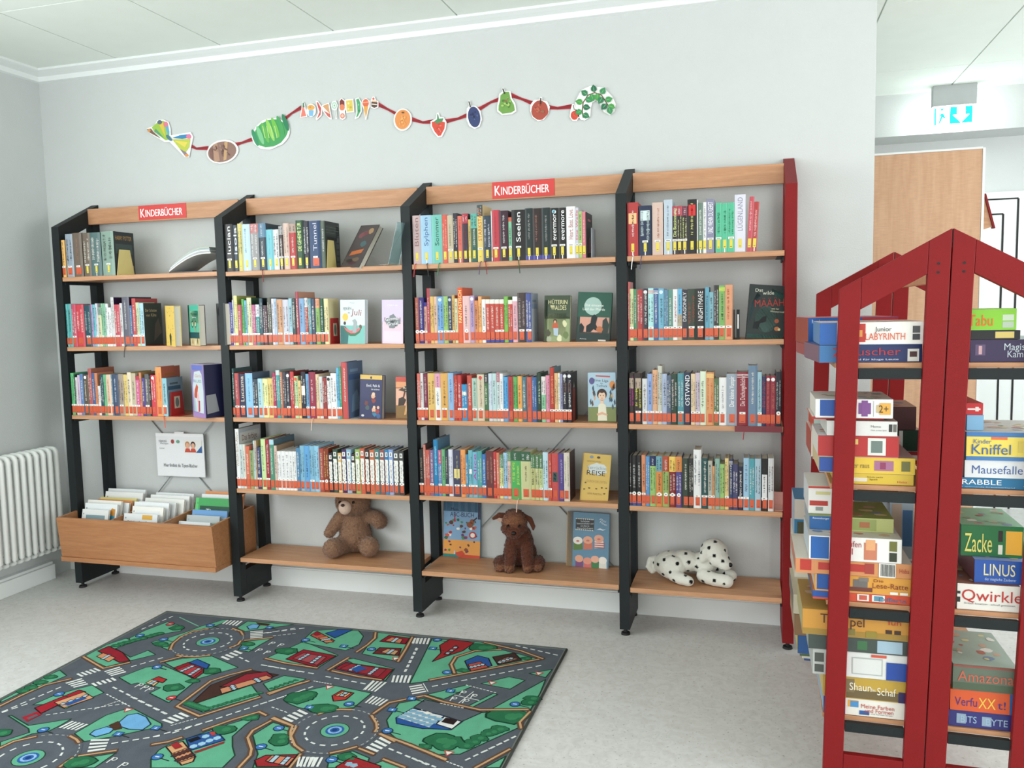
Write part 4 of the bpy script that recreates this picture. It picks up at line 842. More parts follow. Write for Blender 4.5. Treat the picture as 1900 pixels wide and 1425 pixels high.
for ci, lst in enumerate(SP):
    n = len(lst)
    for i, (dx, w, h, kind) in enumerate(lst):
        y = -.372+.26*i/(n-1)*.82
        x = min(CX[ci][0]+dx-.02, CX[ci][1]-w-.002)
        c = {'teal': 'e4e9ea', 'orange': 'd9905a', 'yellow': 'ddd08a', 'green': '43a05a', 'blue': '6a9acb', 'grey': 'b4bcbc'}.get(kind, cols[(i+ci) % 6])
        lab = '%s picture book, %s compartment of the beech bin, %s from the front' % ({'e4e9ea': 'teal and white', 'd9905a': 'orange', 'ddd08a': 'yellow', '43a05a': 'green', '6a9acb': 'blue', 'b4bcbc': 'grey'}.get(c, 'white'), BW[ci], ordw(i+1))
        e = thing('picture_book', lab, 'book', (x, y, .2145), group='picture books in the beech bin'); e.rotation_euler = (R(-13), 0, 0)
        q = MB().box(0, 0, 0, w, .0035, h, c).box(0, .0035, 0, .004, .0105, h, 'd9dcdc').box(0, .0105, 0, w, .0125, h, c)
        F = lambda a, b_, w=w, h=h: (a*w, -.0004, b_*h)
        q.disc(.06, .9, .022, .018, F, '9aa4a8' if c != '43a05a' else '2e7a44', n=10)
        if kind == 'teal': q.rect(.2, .35, .95, .88, F, '3f9cc0').text('Tiere der Welt', .58*w, .8*h, .014, lambda a, b_: (a, -.0008, b_), 'e9f2f4', w=.1).flat([(.12, .3), (.22, .3), (.24, .5), (.16, .58), (.1, .45)], G(F, 1), '4a8a4a').flat([(.75, .8), (.95, .76), (.95, .9), (.85, .92)], G(F, 2), 'c98a3a')
        elif kind == 'sheet': q.rect(.16, .4, .88, .88, F, '86a0a8').rect(.16, .4, .88, .62, G(F, 1), '4f9ab8').flat([(.3, .6), (.75, .62), (.6, .72), (.4, .72)], G(F, 2), 'b89a8a')
        elif kind == 'oval': q.disc(.48, .72, .36, .2, F, 'd5d9ba', n=24).disc(.48, .72, .33, .175, G(F, 1), 'e8e9e2', n=24).text('Mein großes', .48*w, .77*h, .013, lambda a, b_: (a, -.0012, b_), 'b9a878', w=.1)
        elif kind == 'sketch': q.rect(.12, .5, .9, .92, F, 'dfe2e2'); [q.rect(.15+.08*k, .6, .2+.08*k, .64+.03*(k*7 % 5), G(F, 1), 'c0c6c8') for k in range(9)]
        elif kind == 'lex': q.text('Bilderlexikon', .5*w, .8*h, .022, lambda a, b_: (a, -.0004, b_), '5a6a80', w=.16).rect(.55, .88, .85, .98, F, 'd8a84a')
        elif kind == 'green': q.rect(.12, .1, 1, .86, F, '1f4f3a').rect(.0, .0, .08, 1, F, '5fbe72').text('Tiere', .45*w, .76*h, .032, lambda a, b_: (a, -.0008, b_), 'eef0e6', w=.085).text('im Wald', .66*w, .62*h, .032, lambda a, b_: (a, -.0008, b_), 'eef0e6', w=.13)
        elif kind == 'blue': q.rect(.02, .0, .98, .86, F, 'c9d4da')
        elif kind == 'grey': q.rect(.3, .4, .9, .85, F, '9fb0a8').disc(.55, .65, .1, .06, G(F, 1), '7a9a8a')
        elif kind in ('orange', 'yellow'): q.rect(.1, .3, .9, .9, F, 'e2cf9a' if kind == 'yellow' else 'e0a070')
        elif rb.random() < .6: q.rect(.3, .3, .9, .8, F, rb.choice(('d5dcde', 'd9d4c8', 'cfd8d4')))
        q.build('cover', FOIL, e)
        MB().box(.004, .0037, .002, w-.002, .0103, h-.002, 'e6e3da').build('pages', PAGES, e)

# ================================================================ soft toys
def sculpt(name, blobs_, voxel, paint, mat, parent, noise=0, seed=0, smooth=3, nsc=60):
    bm = bmesh.new()
    for b_ in blobs_:
        c, r_ = Vector(b_[0]), b_[1]; rot = b_[2] if len(b_) > 2 else (0, 0, 0)
        if not isinstance(r_, (tuple, list)): r_ = (r_,)*3
        M = Matrix.Translation(c) @ Matrix.Rotation(R(rot[2]), 4, 'Z') @ Matrix.Rotation(R(rot[1]), 4, 'Y') @ Matrix.Rotation(R(rot[0]), 4, 'X') @ Matrix.Diagonal((*r_, 1))
        bmesh.ops.create_icosphere(bm, subdivisions=3, radius=1, matrix=M)
    me = bpy.data.meshes.new('tmp'); bm.to_mesh(me); bm.free(); o = bpy.data.objects.new('tmp', me); COL.objects.link(o)
    m1 = o.modifiers.new('r', 'REMESH'); m1.mode = 'VOXEL'; m1.voxel_size = voxel
    m2 = o.modifiers.new('s', 'SMOOTH'); m2.iterations = smooth; m2.factor = .5
    dg = bpy.context.evaluated_depsgraph_get(); me2 = bpy.data.meshes.new_from_object(o.evaluated_get(dg)); bpy.data.objects.remove(o)
    from mathutils import noise as NZ
    if noise:
        nrm = [v.normal.copy() for v in me2.vertices]
        for v, n_ in zip(me2.vertices, nrm):
            p = v.co*nsc; a = NZ.noise(p)+.5*NZ.noise(p*2.3+Vector((seed, 0, 0))); v.co += n_*noise*a
    ca = me2.color_attributes.new('Col', 'FLOAT_COLOR', 'POINT')
    for i, v in enumerate(me2.vertices): ca.data[i].color = hx(paint(v.co))+(1,)
    me2.polygons.foreach_set('use_smooth', [True]*len(me2.polygons)); me2.materials.clear(); me2.materials.append(mat)
    me2.name = name; ob = bpy.data.objects.new(name, me2); COL.objects.link(ob); ob.parent = parent
    return ob
def chain(pts, n=5):
    out = []
    for (a, ra), (b_, rb_) in zip(pts, pts[1:]):
        a, b_ = Vector(a), Vector(b_)
        for k in range(n): t_ = k/n; out.append((a.lerp(b_, t_), ra+(rb_-ra)*t_))
    out.append((Vector(pts[-1][0]), pts[-1][1])); return out
def fur(ob, name, length, count, mat, parent, cols, seed, skip=None):
    """short tufts of pile standing off the surface"""
    r_ = random.Random(seed); me = ob.data; q = MB(); P = me.polygons; N = len(P)
    for _ in range(count):
        p = P[r_.randrange(N)]; c = p.center; n_ = p.normal
        if skip and skip(c): continue
        d = (n_*1.0+Vector((r_.uniform(-.6, .6), r_.uniform(-.6, .6), r_.uniform(-1.0, .2)))).normalized()
        s = n_.cross(Vector((r_.uniform(-1, 1), r_.uniform(-1, 1), r_.uniform(-1, 1)))).normalized()*.0011
        L = length*r_.uniform(.6, 1.2); q.add([c-s, c+s, c+d*L], [(0, 1, 2)], r_.choice(cols))
    o = q.build(name, mat, parent); o['kind'] = 'stuff'; return o
# teddy bear: sits on the second bay's bottom shelf, turned to its right
zE = SH['E', 2]
p = at(651, 1027, 2, zE)
tb = thing('teddy_bear', 'brown teddy bear with pale muzzle sitting on the bottom shelf of the second bay', 'soft toy', (p.x+.01, p.y+.04, zE), R(16)); tb.scale = (1.02, 1.02, 1.03)
B = [((0, .0, .085), (.082, .07, .085)), ((0, .0, .15), (.07, .06, .06)), ((0, .005, .195), (.05, .045, .035)),
     ((-.005, -.01, .262), (.088, .075, .078)), ((-.005, -.02, .235), (.07, .06, .045))]
B += chain([((-.07, .0, .178), .035), ((-.105, -.02, .135), .03), ((-.125, -.035, .108), .026)], 4)           # arm on the left, hanging
B += chain([((.07, .0, .182), .035), ((.11, -.02, .176), .036), ((.13, -.03, .160), .038)], 4)              # arm on the right, lifted
B += chain([((-.06, -.03, .045), .045), ((-.086, -.088, .048), .044), ((-.094, -.115, .052), .046)], 4)
B += chain([((.06, -.03, .045), .045), ((.082, -.09, .048), .045), ((.09, -.118, .056), .047)], 4)
B += [((-.078, .01, .328), (.030, .018, .030)), ((.07, .01, .328), (.030, .018, .030))]
BC = ['7f5f4a', '8a6953', '765640', '93725a']
bear = sculpt('body', B, .0055, lambda c: BC[1] if c.z > .0 else BC[0], PLUSH, tb, .0035, 1, 3, 90)
sculpt('muzzle', [((-.030, -.086, .247), (.033, .026, .036))], .004, lambda c: 'cdb3a2', PLUSHW, tb, .0006)
sculpt('nose', [((-.036, -.110, .264), (.0105, .007, .0075))], .0022, lambda c: '35211c', FOIL, tb)
for x, y in ((-.057, -.070), (.012, -.0785)): MB().tube([(x, y-.011, .272), (x, y+.004, .272)], [.0062, .0068], '120c0a', n=10).build('eye', FOIL, tb, smooth=True)
fur(bear, 'fur', .0075, 15000, PLUSH, tb, BC+['9d7c62'], 1, skip=lambda c: (c-Vector((-.030, -.095, .247))).length < .034)
# brown puppy: sits on the third bay's bottom shelf
p = at(962, 1058, 2, SH['E', 3])
pp = thing('toy_dog', 'dark brown plush puppy sitting on the bottom shelf of the third bay', 'soft toy', (p.x, p.y+.02, SH['E', 3]), R(12)); pp.scale = (1.06,)*3
B = [((0, .055, .06), (.075, .065, .058)), ((.0, .04, .115), (.062, .055, .06)), ((0, .02, .15), (.055, .05, .05)),
     ((-.018, -.005, .222), (.058, .055, .050)), ((-.018, -.028, .195), (.060, .038, .034)), ((-.018, -.05, .180), (.040, .030, .024)), ((-.02, .0, .245), (.045, .045, .03))]
B += chain([((-.035, .0, .11), .030), ((-.04, -.03, .05), .026), ((-.042, -.055, .022), .022)], 4)+chain([((.035, .0, .11), .030), ((.038, -.03, .05), .026), ((.04, -.055, .022), .022)], 4)
B += [((-.085, .0, .03), (.03, .05, .03)), ((.082, .0, .03), (.032, .05, .03)), ((-.085, -.04, .02), (.022, .022, .018)), ((.082, -.04, .02), (.022, .022, .018))]
DC = ['4f2a1d', '5c3324', '43221a', '6b3f2c']
def dcol(c):
    if c.z < .035 and c.y < -.03: return '80553c'
    if c.z > .222: return '84583e'
    if c.z > .205: return '6a4230'
    return DC[1]
dog = sculpt('body', B, .005, dcol, PLUSH, pp, .003, 4, 3, 110)
for sx, nm in ((-1, 'ear'), (1, 'ear')):
    if sx < 0: pts = [((-.06, .0, .245), .014), ((-.085, -.005, .250), .013), ((-.112, -.01, .236), .008)]
    else: pts = [((.028, .0, .240), .014), ((.052, -.005, .230), .013), ((.066, -.01, .200), .011), ((.066, -.012, .185), .006)]
    ear = sculpt(nm, chain(pts, 4), .004, lambda c: '5f3726', PLUSH, pp, .001)
MB().flat([(-.068, .238), (-.086, .242), (-.100, .233), (-.082, .222), (-.066, .224)], lambda a, b_: (a, -.021, b_), 'b89a8a').build('inner_ear', PLUSHW, pp)
sculpt('nose', [((-.018, -.078, .186), (.012, .008, .009))], .002, lambda c: '1c1210', FOIL, pp)
for x in (-.044, .008): MB().tube([(x, -.066, .213), (x, -.050, .213)], [.0056, .0062], '140c0a', n=10).build('eye', FOIL, pp, smooth=True)
fur(dog, 'fur', .007, 12000, PLUSH, pp, DC+['7d4c35'], 2, skip=lambda c: (c-Vector((-.018, -.075, .186))).length < .016)
# dalmatian lying along the right bay's bottom shelf
zd = SH['E', 4]; p = at(1285, 1083, 2, zd)
dl = thing('toy_dog', 'white plush dalmatian with black spots lying on the right bay bottom shelf', 'soft toy', (p.x-.003, p.y+.06, zd), R(3)); dl.scale = (1.1, 1.1, 1.1)
B = [((-.095, .0, .062), (.066, .058, .056)), ((-.03, .005, .076), (.07, .05, .046)), ((.045, .005, .072), (.06, .05, .045)), ((-.085, -.035, .058), (.055, .03, .05))]
B += [((.085, -.01, .128), (.056, .052, .052)), ((.108, -.035, .102), (.042, .042, .034)), ((.128, -.055, .088), (.030, .030, .024)), ((.06, .0, .095), (.035, .035, .03))]
B += chain([((-.075, -.055, .032), .026), ((-.045, -.078, .026), .0245), ((-.015, -.092, .022), .021)], 4)
B += chain([((.045, -.045, .034), .030), ((.085, -.07, .028), .027), ((.135, -.085, .027), .0265)], 5)+chain([((.08, .03, .03), .028), ((.13, .01, .028), .026), ((.152, -.02, .03), .025)], 4)
B += [((.045, -.045, .118), (.018, .012, .034), (0, 15, 0)), ((.105, .03, .12), (.018, .012, .03))]
B += chain([((-.14, .02, .075), .018), ((-.172, .01, .072), .015), ((-.180, .0, .045), .015), ((-.165, -.005, .03), .013)], 3)
dal = sculpt('body', B, .0042, lambda c: 'd9d9cf', PLUSHW, dl, .0009, 7, 3, 70)
ca = dal.data.color_attributes['Col']; rs = random.Random(21)
vis = [(v.co.copy(), v.normal.copy()) for v in dal.data.vertices if v.co.z > .015]
spots = []
for _ in range(4000):
    c, n_ = rs.choice(vis)
    if all((c-s[0]).length > .035 for s in spots) and (c-Vector((.14, -.08, .09))).length > .02: spots.append((c, rs.uniform(.0055, .0088)))
for i, v in enumerate(dal.data.vertices):
    for s, r_ in spots:
        d = v.co-s
        if d.length < r_: ca.data[i].color = hx('131313')+(1,); break
sculpt('nose', [((.149, -.074, .092), (.009, .008, .010))], .002, lambda c: '0c0c0c', FOIL, dl)

# ================================================================ paper garland on the wall
GY = -.006
def wp(px, py): p = at(px, py, 1, GY); return (p.x, p.z)
def gc(ox, oy, s): return lambda x, y: wp(ox+x/s, oy+y/s)
g1 = gc(250, 140, 4.0426); g2 = gc(700, 140, 4.0426)
def card(name, label, cat, g, outline, layers, group='paper cut-outs on the wall garland'):
    P = [g(*p) for p in outline]; cx = sum(p[0] for p in P)/len(P); cz_ = sum(p[1] for p in P)/len(P)
    e = thing(name, label, cat, (cx, -.004, cz_), group=group)
    big = [((x-cx)*1.0, (z-cz_)*1.0) for x, z in P]
    q = MB().prism(big, 1, -.004, -.001, 'f2f3f0'); q.build('card', PRINT, e)
    q = MB()
    for i, (pts, c) in enumerate(layers):
        q.flat([(g(*p)[0]-cx, g(*p)[1]-cz_) for p in pts], lambda a, b_, i=i: (a, -.0043-.00025*i, b_), c)
    q.build('print', PRINT, e); return e
def el(cx, cy, rx, ry, n=20, a=0, wob=0, seed=0):
    r_ = random.Random(seed); ca, sa = math.cos(R(a)), math.sin(R(a)); o = []
    for k in range(n):
        t_ = 2*math.pi*k/n; w = 1+wob*r_.uniform(-1, 1); x, y = rx*w*math.cos(t_), ry*w*math.sin(t_); o.append((cx+x*ca-y*sa, cy+x*sa+y*ca))
    return o
def strokes(cx, cy, rx, ry, col, seed, n=10, a=0, s=.18):
    r_ = random.Random(seed); o = []
    for k in range(n):
        t_, u_ = r_.uniform(0, 6.28), r_.uniform(0, .72)
        x, y = cx+rx*u_*math.cos(t_), cy+ry*u_*math.sin(t_); o.append((el(x, y, rx*s*r_.uniform(.6, 1.4), ry*s*.6*r_.uniform(.6, 1.4), 7, a+r_.uniform(-40, 40)), r_.choice(col)))
    return o
rbn = thing('garland_ribbon', 'red satin ribbon swinging across the wall between the paper cut-outs', 'ribbon', (1.6, -.004, 2.35))
RP = [(g1, [(415, 525), (460, 548), (550, 545)]), (g1, [(750, 520), (800, 505), (900, 470)]), (g1, [(1110, 335), (1180, 280), (1245, 240)]), (g1, [(1825, 215), (1900, 255), (2020, 320)]), (g2, [(250, 325), (340, 352), (420, 345)]), (g2, [(505, 345), (600, 325), (690, 290)]), (g2, [(750, 260), (850, 200), (935, 170)]), (g2, [(1000, 145), (1080, 175), (1180, 215)]), (g2, [(1270, 235), (1350, 245), (1460, 232), (1530, 210)])]
for g, pts in RP:
    q = MB()
    for (a, b_), tw in zip(zip(pts, pts[1:]), (1, .6, 1)):
        A, Bp = g(*a), g(*b_); w0, w1 = (.011, .006) if a == pts[0] else (.006, .011)
        q.add([(A[0], -.004, A[1]+w0), (A[0], -.004, A[1]-w0), (Bp[0], -.0035, Bp[1]-w1), (Bp[0], -.0035, Bp[1]+w1)], [(0, 1, 2, 3)], 'a8202c')
        q.add([(A[0], -.0045, A[1]+w0*.2), (A[0], -.0045, A[1]-w0), (Bp[0], -.0042, Bp[1]-w1*.2), (Bp[0], -.004, Bp[1]+w1)], [(0, 1, 2, 3)], '8a1822')
    q.build('ribbon_length', RIB, rbn, loc=rbn.location)
# butterfly-shaped plain cut-out, oval, leaf bundles
card('paper_butterfly', 'colourful paper butterfly at the left end of the wall garland', 'paper cut-out', g1,
  [(90, 400), (150, 375), (170, 335), (215, 330), (255, 350), (270, 400), (272, 450), (300, 445), (420, 425), (440, 460), (425, 530), (410, 615), (375, 612), (265, 500), (225, 500), (120, 440)],
  [([(130, 390), (175, 350), (215, 340), (250, 360), (262, 420), (262, 480), (235, 488), (150, 425)], '9bc24a'), ([(220, 345), (250, 360), (262, 420), (258, 470), (235, 400)], '5fa9c8'), ([(180, 360), (215, 350), (235, 470)], 'd9c04a'), (el(235, 368, 17, 20), 'e07a8a'), (el(190, 352, 18, 16), '5a6a78'), ([(150, 420), (230, 480), (160, 400)], '5a9a7a'),
   ([(285, 470), (340, 450), (415, 440), (425, 465), (360, 478)], '3a86b8'), (el(408, 460, 19, 17), 'e07aa0'), ([(285, 480), (420, 478), (412, 540), (385, 575), (340, 550)], 'b9c44a'), ([(300, 490), (400, 500), (380, 540)], 'e0cf5a'), ([(340, 550), (385, 575), (410, 605), (385, 610)], '8a7a86'), (el(394, 600, 13, 11), 'e0904a'), ([(95, 405), (125, 400), (145, 425), (200, 475), (120, 432)], '7a5a4a'), (el(113, 414, 12, 10), 'd9904a'), (el(262, 470, 12, 30, a=-45), '4a7a8a')])
card('paper_oval', 'brown striped oval paper cut-out beside the butterfly', 'paper cut-out', g1, el(660, 572, 120, 88, 26, -14, .01),
  [(el(658, 573, 108, 76, 26, -14), '8a6a5e'), ([(590, 520), (620, 505), (640, 640), (600, 650)], 'b08a72'), ([(675, 500), (700, 498), (690, 632), (668, 638)], 'c09a6e'), ([(560, 560), (585, 540), (590, 640), (570, 610)], '7a564c')]+strokes(660, 572, 95, 66, ['75564c', '9a7a6a', 'a58a74', '6a4a44'], 3, 16, 60, .16))
card('paper_leaves', 'rounded bundle of striped green leaves on the garland, left of the food cut-outs', 'paper cut-out', g1, el(1020, 437, 146, 112, 26, -22, .03, 5),
  [(el(1022, 435, 132, 98, 26, -22, .03, 6), '3f9a56')]+[(el(905+38*k, 468-19*k, 17, 88-abs(k-3)*7, 14, -20), c) for k, c in enumerate(['2f8a5e', '7abf8a', '5fae4a', '8fca5a', '6fb848', '3f9a56', '1f7a52'])]+[([(960+30*k, 380), (966+30*k, 380), (985+30*k, 470), (979+30*k, 470)], 'b4d98a') for k in range(4)])
FOOD = [
 ('paper_melon_slice', 'pink melon slice paper cut-out, first of the small food cut-outs', [(1240, 318), (1262, 195), (1275, 210), (1296, 310)], [([(1247, 312), (1264, 212), (1288, 306)], 'e07a6a'), ([(1262, 205), (1270, 205), (1276, 240), (1260, 240)], '4a7a5a')]),
 ('paper_cupcake', 'blue and yellow cupcake paper cut-out', el(1324, 262, 36, 50, 14), [([(1306, 262), (1344, 262), (1338, 306), (1310, 306)], '7ab4dc'), (el(1323, 242, 28, 20), 'dfa85a'), (el(1318, 238, 8, 6), 'c88a4a')]),
 ('paper_sausage', 'red sausage paper cut-out', [(1358, 190), (1375, 192), (1408, 240), (1404, 300), (1366, 338), (1358, 325), (1378, 280), (1368, 230)], [([(1366, 200), (1376, 202), (1400, 245), (1396, 295), (1370, 326), (1372, 315), (1388, 275), (1374, 230)], 'c8504a')]),
 ('paper_pie_slice', 'brown pie slice paper cut-out', [(1404, 225), (1458, 205), (1480, 330), (1462, 328), (1412, 270)], [([(1410, 230), (1454, 212), (1466, 290)], 'cf9a6a'), ([(1420, 265), (1466, 290), (1472, 320), (1450, 308)], 'c8605a')]),
 ('paper_lollipop', 'pale green lollipop paper cut-out', [(1472, 225), (1485, 195), (1510, 190), (1526, 225), (1514, 262), (1520, 325), (1508, 328), (1500, 265), (1480, 255)], [(el(1499, 226, 20, 26), 'a9d0b8'), (el(1499, 226, 12, 16), 'e6efe4'), (el(1499, 226, 5, 8), '7aae8a'), ([(1503, 260), (1508, 260), (1516, 320), (1511, 320)], 'b0b4b0')]),
 ('paper_salami', 'dark red salami paper cut-out with a slice below it', [(1532, 190), (1552, 168), (1580, 190), (1584, 255), (1576, 272), (1582, 320), (1562, 335), (1540, 325), (1540, 278), (1532, 258)], [([(1538, 195), (1552, 176), (1574, 195), (1576, 230), (1538, 230)], '7a3430'), (el(1557, 240, 20, 24), 'd9805a'), (el(1560, 304, 17, 20), 'd9806a'), (el(1560, 304, 9, 11), 'efc0b0')]),
 ('paper_cheese', 'yellow square of cheese paper cut-out', [(1578, 182), (1640, 176), (1648, 275), (1588, 282)], [([(1586, 190), (1634, 184), (1641, 268), (1594, 272)], 'd9c25a'), (el(1605, 210, 7, 8), 'efe0a0'), (el(1622, 240, 9, 9), 'c0a84a'), (el(1604, 252, 6, 6), 'efe0a0')]),
 ('paper_gherkin', 'green gherkin paper cut-out', [(1655, 175), (1680, 165), (1702, 200), (1704, 270), (1680, 318), (1650, 330), (1664, 285), (1664, 230)], [([(1662, 182), (1680, 173), (1694, 205), (1696, 268), (1675, 308), (1662, 316), (1672, 280), (1670, 225)], '4aa06a'), (el(1680, 220, 5, 8), '7cc48a'), (el(1684, 265, 5, 8), '2e7a4a')]),
 ('paper_ice_cream', 'orange ice cream cone paper cut-out', [(1704, 190), (1735, 170), (1764, 190), (1764, 235), (1752, 260), (1738, 332), (1730, 332), (1722, 260), (1706, 230)], [(el(1734, 208, 24, 30), 'd96a4a'), ([(1718, 232), (1752, 232), (1736, 322)], 'dfa04a'), ([(1712, 200), (1756, 196), (1756, 206), (1712, 210)], 'e89a7a')]),
 ('paper_cake', 'dark layered cake paper cut-out, last of the small food cut-outs', [(1770, 190), (1785, 160), (1800, 160), (1810, 185), (1828, 195), (1828, 240), (1800, 252), (1770, 240)], [([(1776, 198), (1822, 202), (1820, 236), (1798, 244), (1776, 234)], '5a4034'), ([(1780, 212), (1818, 216), (1818, 224), (1780, 220)], 'e9e2d6'), (el(1792, 176, 8, 9), 'd8604a'), ([(1778, 190), (1818, 192), (1818, 202), (1778, 198)], 'e0b08a')])]
for n_, lb, ol, ly in FOOD: card(n_, lb, 'paper cut-out', g1, ol, ly)
card('paper_orange', 'orange fruit paper cut-out on the garland', 'paper cut-out', g2, el(192, 333, 68, 84, 24, 6, .01), [(el(192, 331, 58, 74, 24, 6), 'dd8f4f')]+strokes(192, 331, 52, 66, ['e8a860', 'c87a44', 'e39a55'], 8, 14)+[(el(195, 280, 10, 6), '5a4a34')])
card('paper_strawberry', 'red strawberry paper cut-out on the garland', 'paper cut-out', g2, [(400, 345), (440, 325), (448, 282), (462, 280), (470, 310), (500, 315), (520, 350), (515, 400), (485, 462), (455, 464), (425, 430), (403, 385)], [([(410, 350), (460, 340), (510, 352), (505, 400), (478, 452), (458, 454), (432, 422), (412, 380)], 'd04a38'), ([(428, 345), (450, 330), (452, 292), (458, 292), (464, 325), (498, 322), (490, 345), (470, 355), (445, 362)], '4a8a5a')]+strokes(460, 395, 38, 46, ['e8786a', 'b83a2c'], 9, 10))
card('paper_plum', 'dark blue plum paper cut-out on the garland', 'paper cut-out', g2, [(672, 250), (688, 230), (682, 192), (696, 190), (704, 228), (740, 228), (775, 265), (786, 330), (768, 385), (730, 402), (690, 380), (670, 330)], [(el(728, 312, 46, 78, 22, -8), '33406e')]+strokes(728, 312, 40, 66, ['26305a', '4a5a8c', '1f2748'], 4, 12)+[([(686, 198), (693, 196), (706, 240), (698, 242)], '2a2420')])
card('paper_pear', 'green pear paper cut-out on the garland', 'paper cut-out', g2, [(910, 180), (915, 140), (940, 120), (934, 98), (948, 94), (960, 115), (1000, 118), (1010, 170), (1036, 210), (1044, 270), (1010, 292), (935, 298), (900, 270), (900, 230)], [([(922, 190), (925, 150), (955, 124), (990, 124), (1000, 175), (1026, 220), (1034, 262), (1005, 280), (940, 288), (910, 262), (912, 225)], '6f9e4a')]+strokes(970, 215, 50, 70, ['8ab85a', '4a7a34', '8a6a44', 'a4c46a'], 6, 16)+[([(940, 102), (948, 100), (962, 140), (954, 142)], '2a2420')])
card('paper_apple', 'red apple paper cut-out on the garland', 'paper cut-out', g2, [(1150, 220), (1175, 185), (1215, 182), (1222, 162), (1238, 165), (1238, 188), (1275, 195), (1295, 235), (1285, 285), (1250, 332), (1205, 344), (1165, 315), (1148, 265)], [(el(1220, 262, 64, 72, 22, 8, .04, 2), 'a84a3c')]+strokes(1220, 262, 54, 60, ['c0604a', '8a3a34', '8a6a4a', 'b85a44'], 7, 14)+[([(1224, 170), (1232, 172), (1230, 218), (1222, 216)], '3a2a22')])
arc = [(1530, 335), (1488, 285), (1484, 200), (1530, 110), (1600, 78), (1700, 92), (1765, 160), (1790, 215), (1780, 270), (1745, 300), (1700, 275), (1665, 205), (1640, 190), (1612, 205), (1602, 250), (1598, 310), (1560, 338)]
def leaf(cx, cy, L, w, a):
    ca, sa = math.cos(R(a)), math.sin(R(a))
    return [(cx+x*ca-y*sa, cy+x*sa+y*ca) for x, y in ((0, 0), (L*.3, w*.8), (L*.6, w*.75), (L, 0), (L*.6, -w*.75), (L*.3, -w*.8))]
ST = [(1545, 318), (1538, 270), (1545, 205), (1580, 150), (1630, 130), (1680, 145), (1710, 190), (1740, 240)]
lv = [([(ax-4, ay), (bx_-4, by), (bx_+4, by), (ax+4, ay)] if abs(by-ay) > abs(bx_-ax) else [(ax, ay-4), (bx_, by-4), (bx_, by+4), (ax, ay+4)], '6a4a30') for (ax, ay), (bx_, by) in zip(ST, ST[1:])]
for k, (x, y, a) in enumerate([(1540, 290, 25), (1538, 262, 150), (1542, 235, 10), (1545, 205, 190), (1562, 175, 20), (1580, 150, 215), (1605, 140, 70), (1630, 130, 262), (1655, 136, 95), (1680, 145, 300), (1692, 165, 120), (1710, 190, 345), (1722, 215, 130), (1732, 228, 20), (1740, 240, 75)]):
    c_ = ['2f7a52', '3f9250', '256a4c', '4a9a4a', '3a8a58'][k % 5]; lv.append((leaf(x, y, 60, 28, a), c_)); lv.append((leaf(x, y, 48, 2, a), '8fc88a'))
card('paper_leafy_twig', 'bent twig with pointed green leaves, paper cut-out at the right end of the garland', 'paper cut-out', g2, arc, lv)
card('paper_cherry', 'red cherry paper cut-out hanging beside the leafy twig', 'paper cut-out', g2, [(1450, 262), (1462, 215), (1480, 215), (1486, 250), (1510, 270), (1516, 310), (1496, 342), (1466, 342), (1444, 312)], [([(1468, 222), (1474, 222), (1482, 262), (1476, 262)], '4a6a34'), (el(1480, 300, 28, 34, 18), 'cf4634')]+strokes(1480, 300, 22, 28, ['e0604a', 'b83a2c'], 5, 6))

# ================================================================ play rug with a printed street map
RX0, RX1, RY1, RY0 = .762, 2.803, -.512, -3.5
rug = thing('play_rug', 'street map play rug in grey and green lying on the floor before the shelves', 'rug', ((RX0+RX1)/2, (RY0+RY1)/2, 0))
RC = rug.location
MB().box(RX0-RC.x, RY0-RC.y, .0004, RX1-RC.x, RY1-RC.y, .0068, '7c7f7a').build('backing', RUGM, rug, bevel=.002)
gq = MB(); LAY = [0]
CR = {'P': (0, 1130, 3.966), 'Q': (240, 1130, 3.966), 'R': (480, 1130, 3.966), 'S': (740, 1160, 3.966), 'T': (0, 1305, 4.233), 'U': (280, 1305, 4.233), 'V': (560, 1305, 4.233), 'W': (760, 1325, 5.08)}
def fw(cr, x, y):
    ox, oy, s = CR[cr]; p = at(ox+x/s, oy+y/s, 2, .0075)
    return (min(max(p.x, RX0+.012), RX1-.012), min(max(p.y, RY0+.012), RY1-.012))
ELEM = []
def put(pts, col, lay):
    ELEM.append((pts, col, lay))
    gq.flat(pts, lambda a, b_: (a-RC.x, b_-RC.y, .0071+.00028*lay+(len(ELEM)%75)*3.5e-6), col)
def gp(cr, pts, col='62a98a', lay=1, out=None):
    P = [fw(cr, *p) for p in pts]; put(P, col, lay)
    if out: wl(P+[P[0]], .005, out, lay+1)
def wl(P, w, col, lay):
    for (x0, y0), (x1, y1) in zip(P, P[1:]):
        d = math.hypot(x1-x0, y1-y0)
        if d < 1e-5: continue
        nx, ny = -(y1-y0)/d*w/2, (x1-x0)/d*w/2; ex, ey = (x1-x0)/d*w*.3, (y1-y0)/d*w*.3
        put([(x0-ex+nx, y0-ey+ny), (x1+ex+nx, y1+ey+ny), (x1+ex-nx, y1+ey-ny), (x0-ex-nx, y0-ey-ny)], col, lay)
def ln(cr, pts, w=.009, col='c9a27a', lay=3): wl([fw(cr, *p) for p in pts], w, col, lay)
def kerb(cr, pts, sd=1):
    P = [fw(cr, *p) for p in pts]; wl(P, .023, '5f473a', 4); wl(P, .008, 'c29c74', 5)
def ds(cr, a, b_, n, w=.0075, frac=.5, col='d9dcd8'):
    A, B_ = fw(cr, *a), fw(cr, *b_)
    for k in range(n):
        t0, t1 = (k+.5-frac/2)/n, (k+.5+frac/2)/n
        wl([(A[0]+(B_[0]-A[0])*t0, A[1]+(B_[1]-A[1])*t0), (A[0]+(B_[0]-A[0])*t1, A[1]+(B_[1]-A[1])*t1)], w, col, 4)
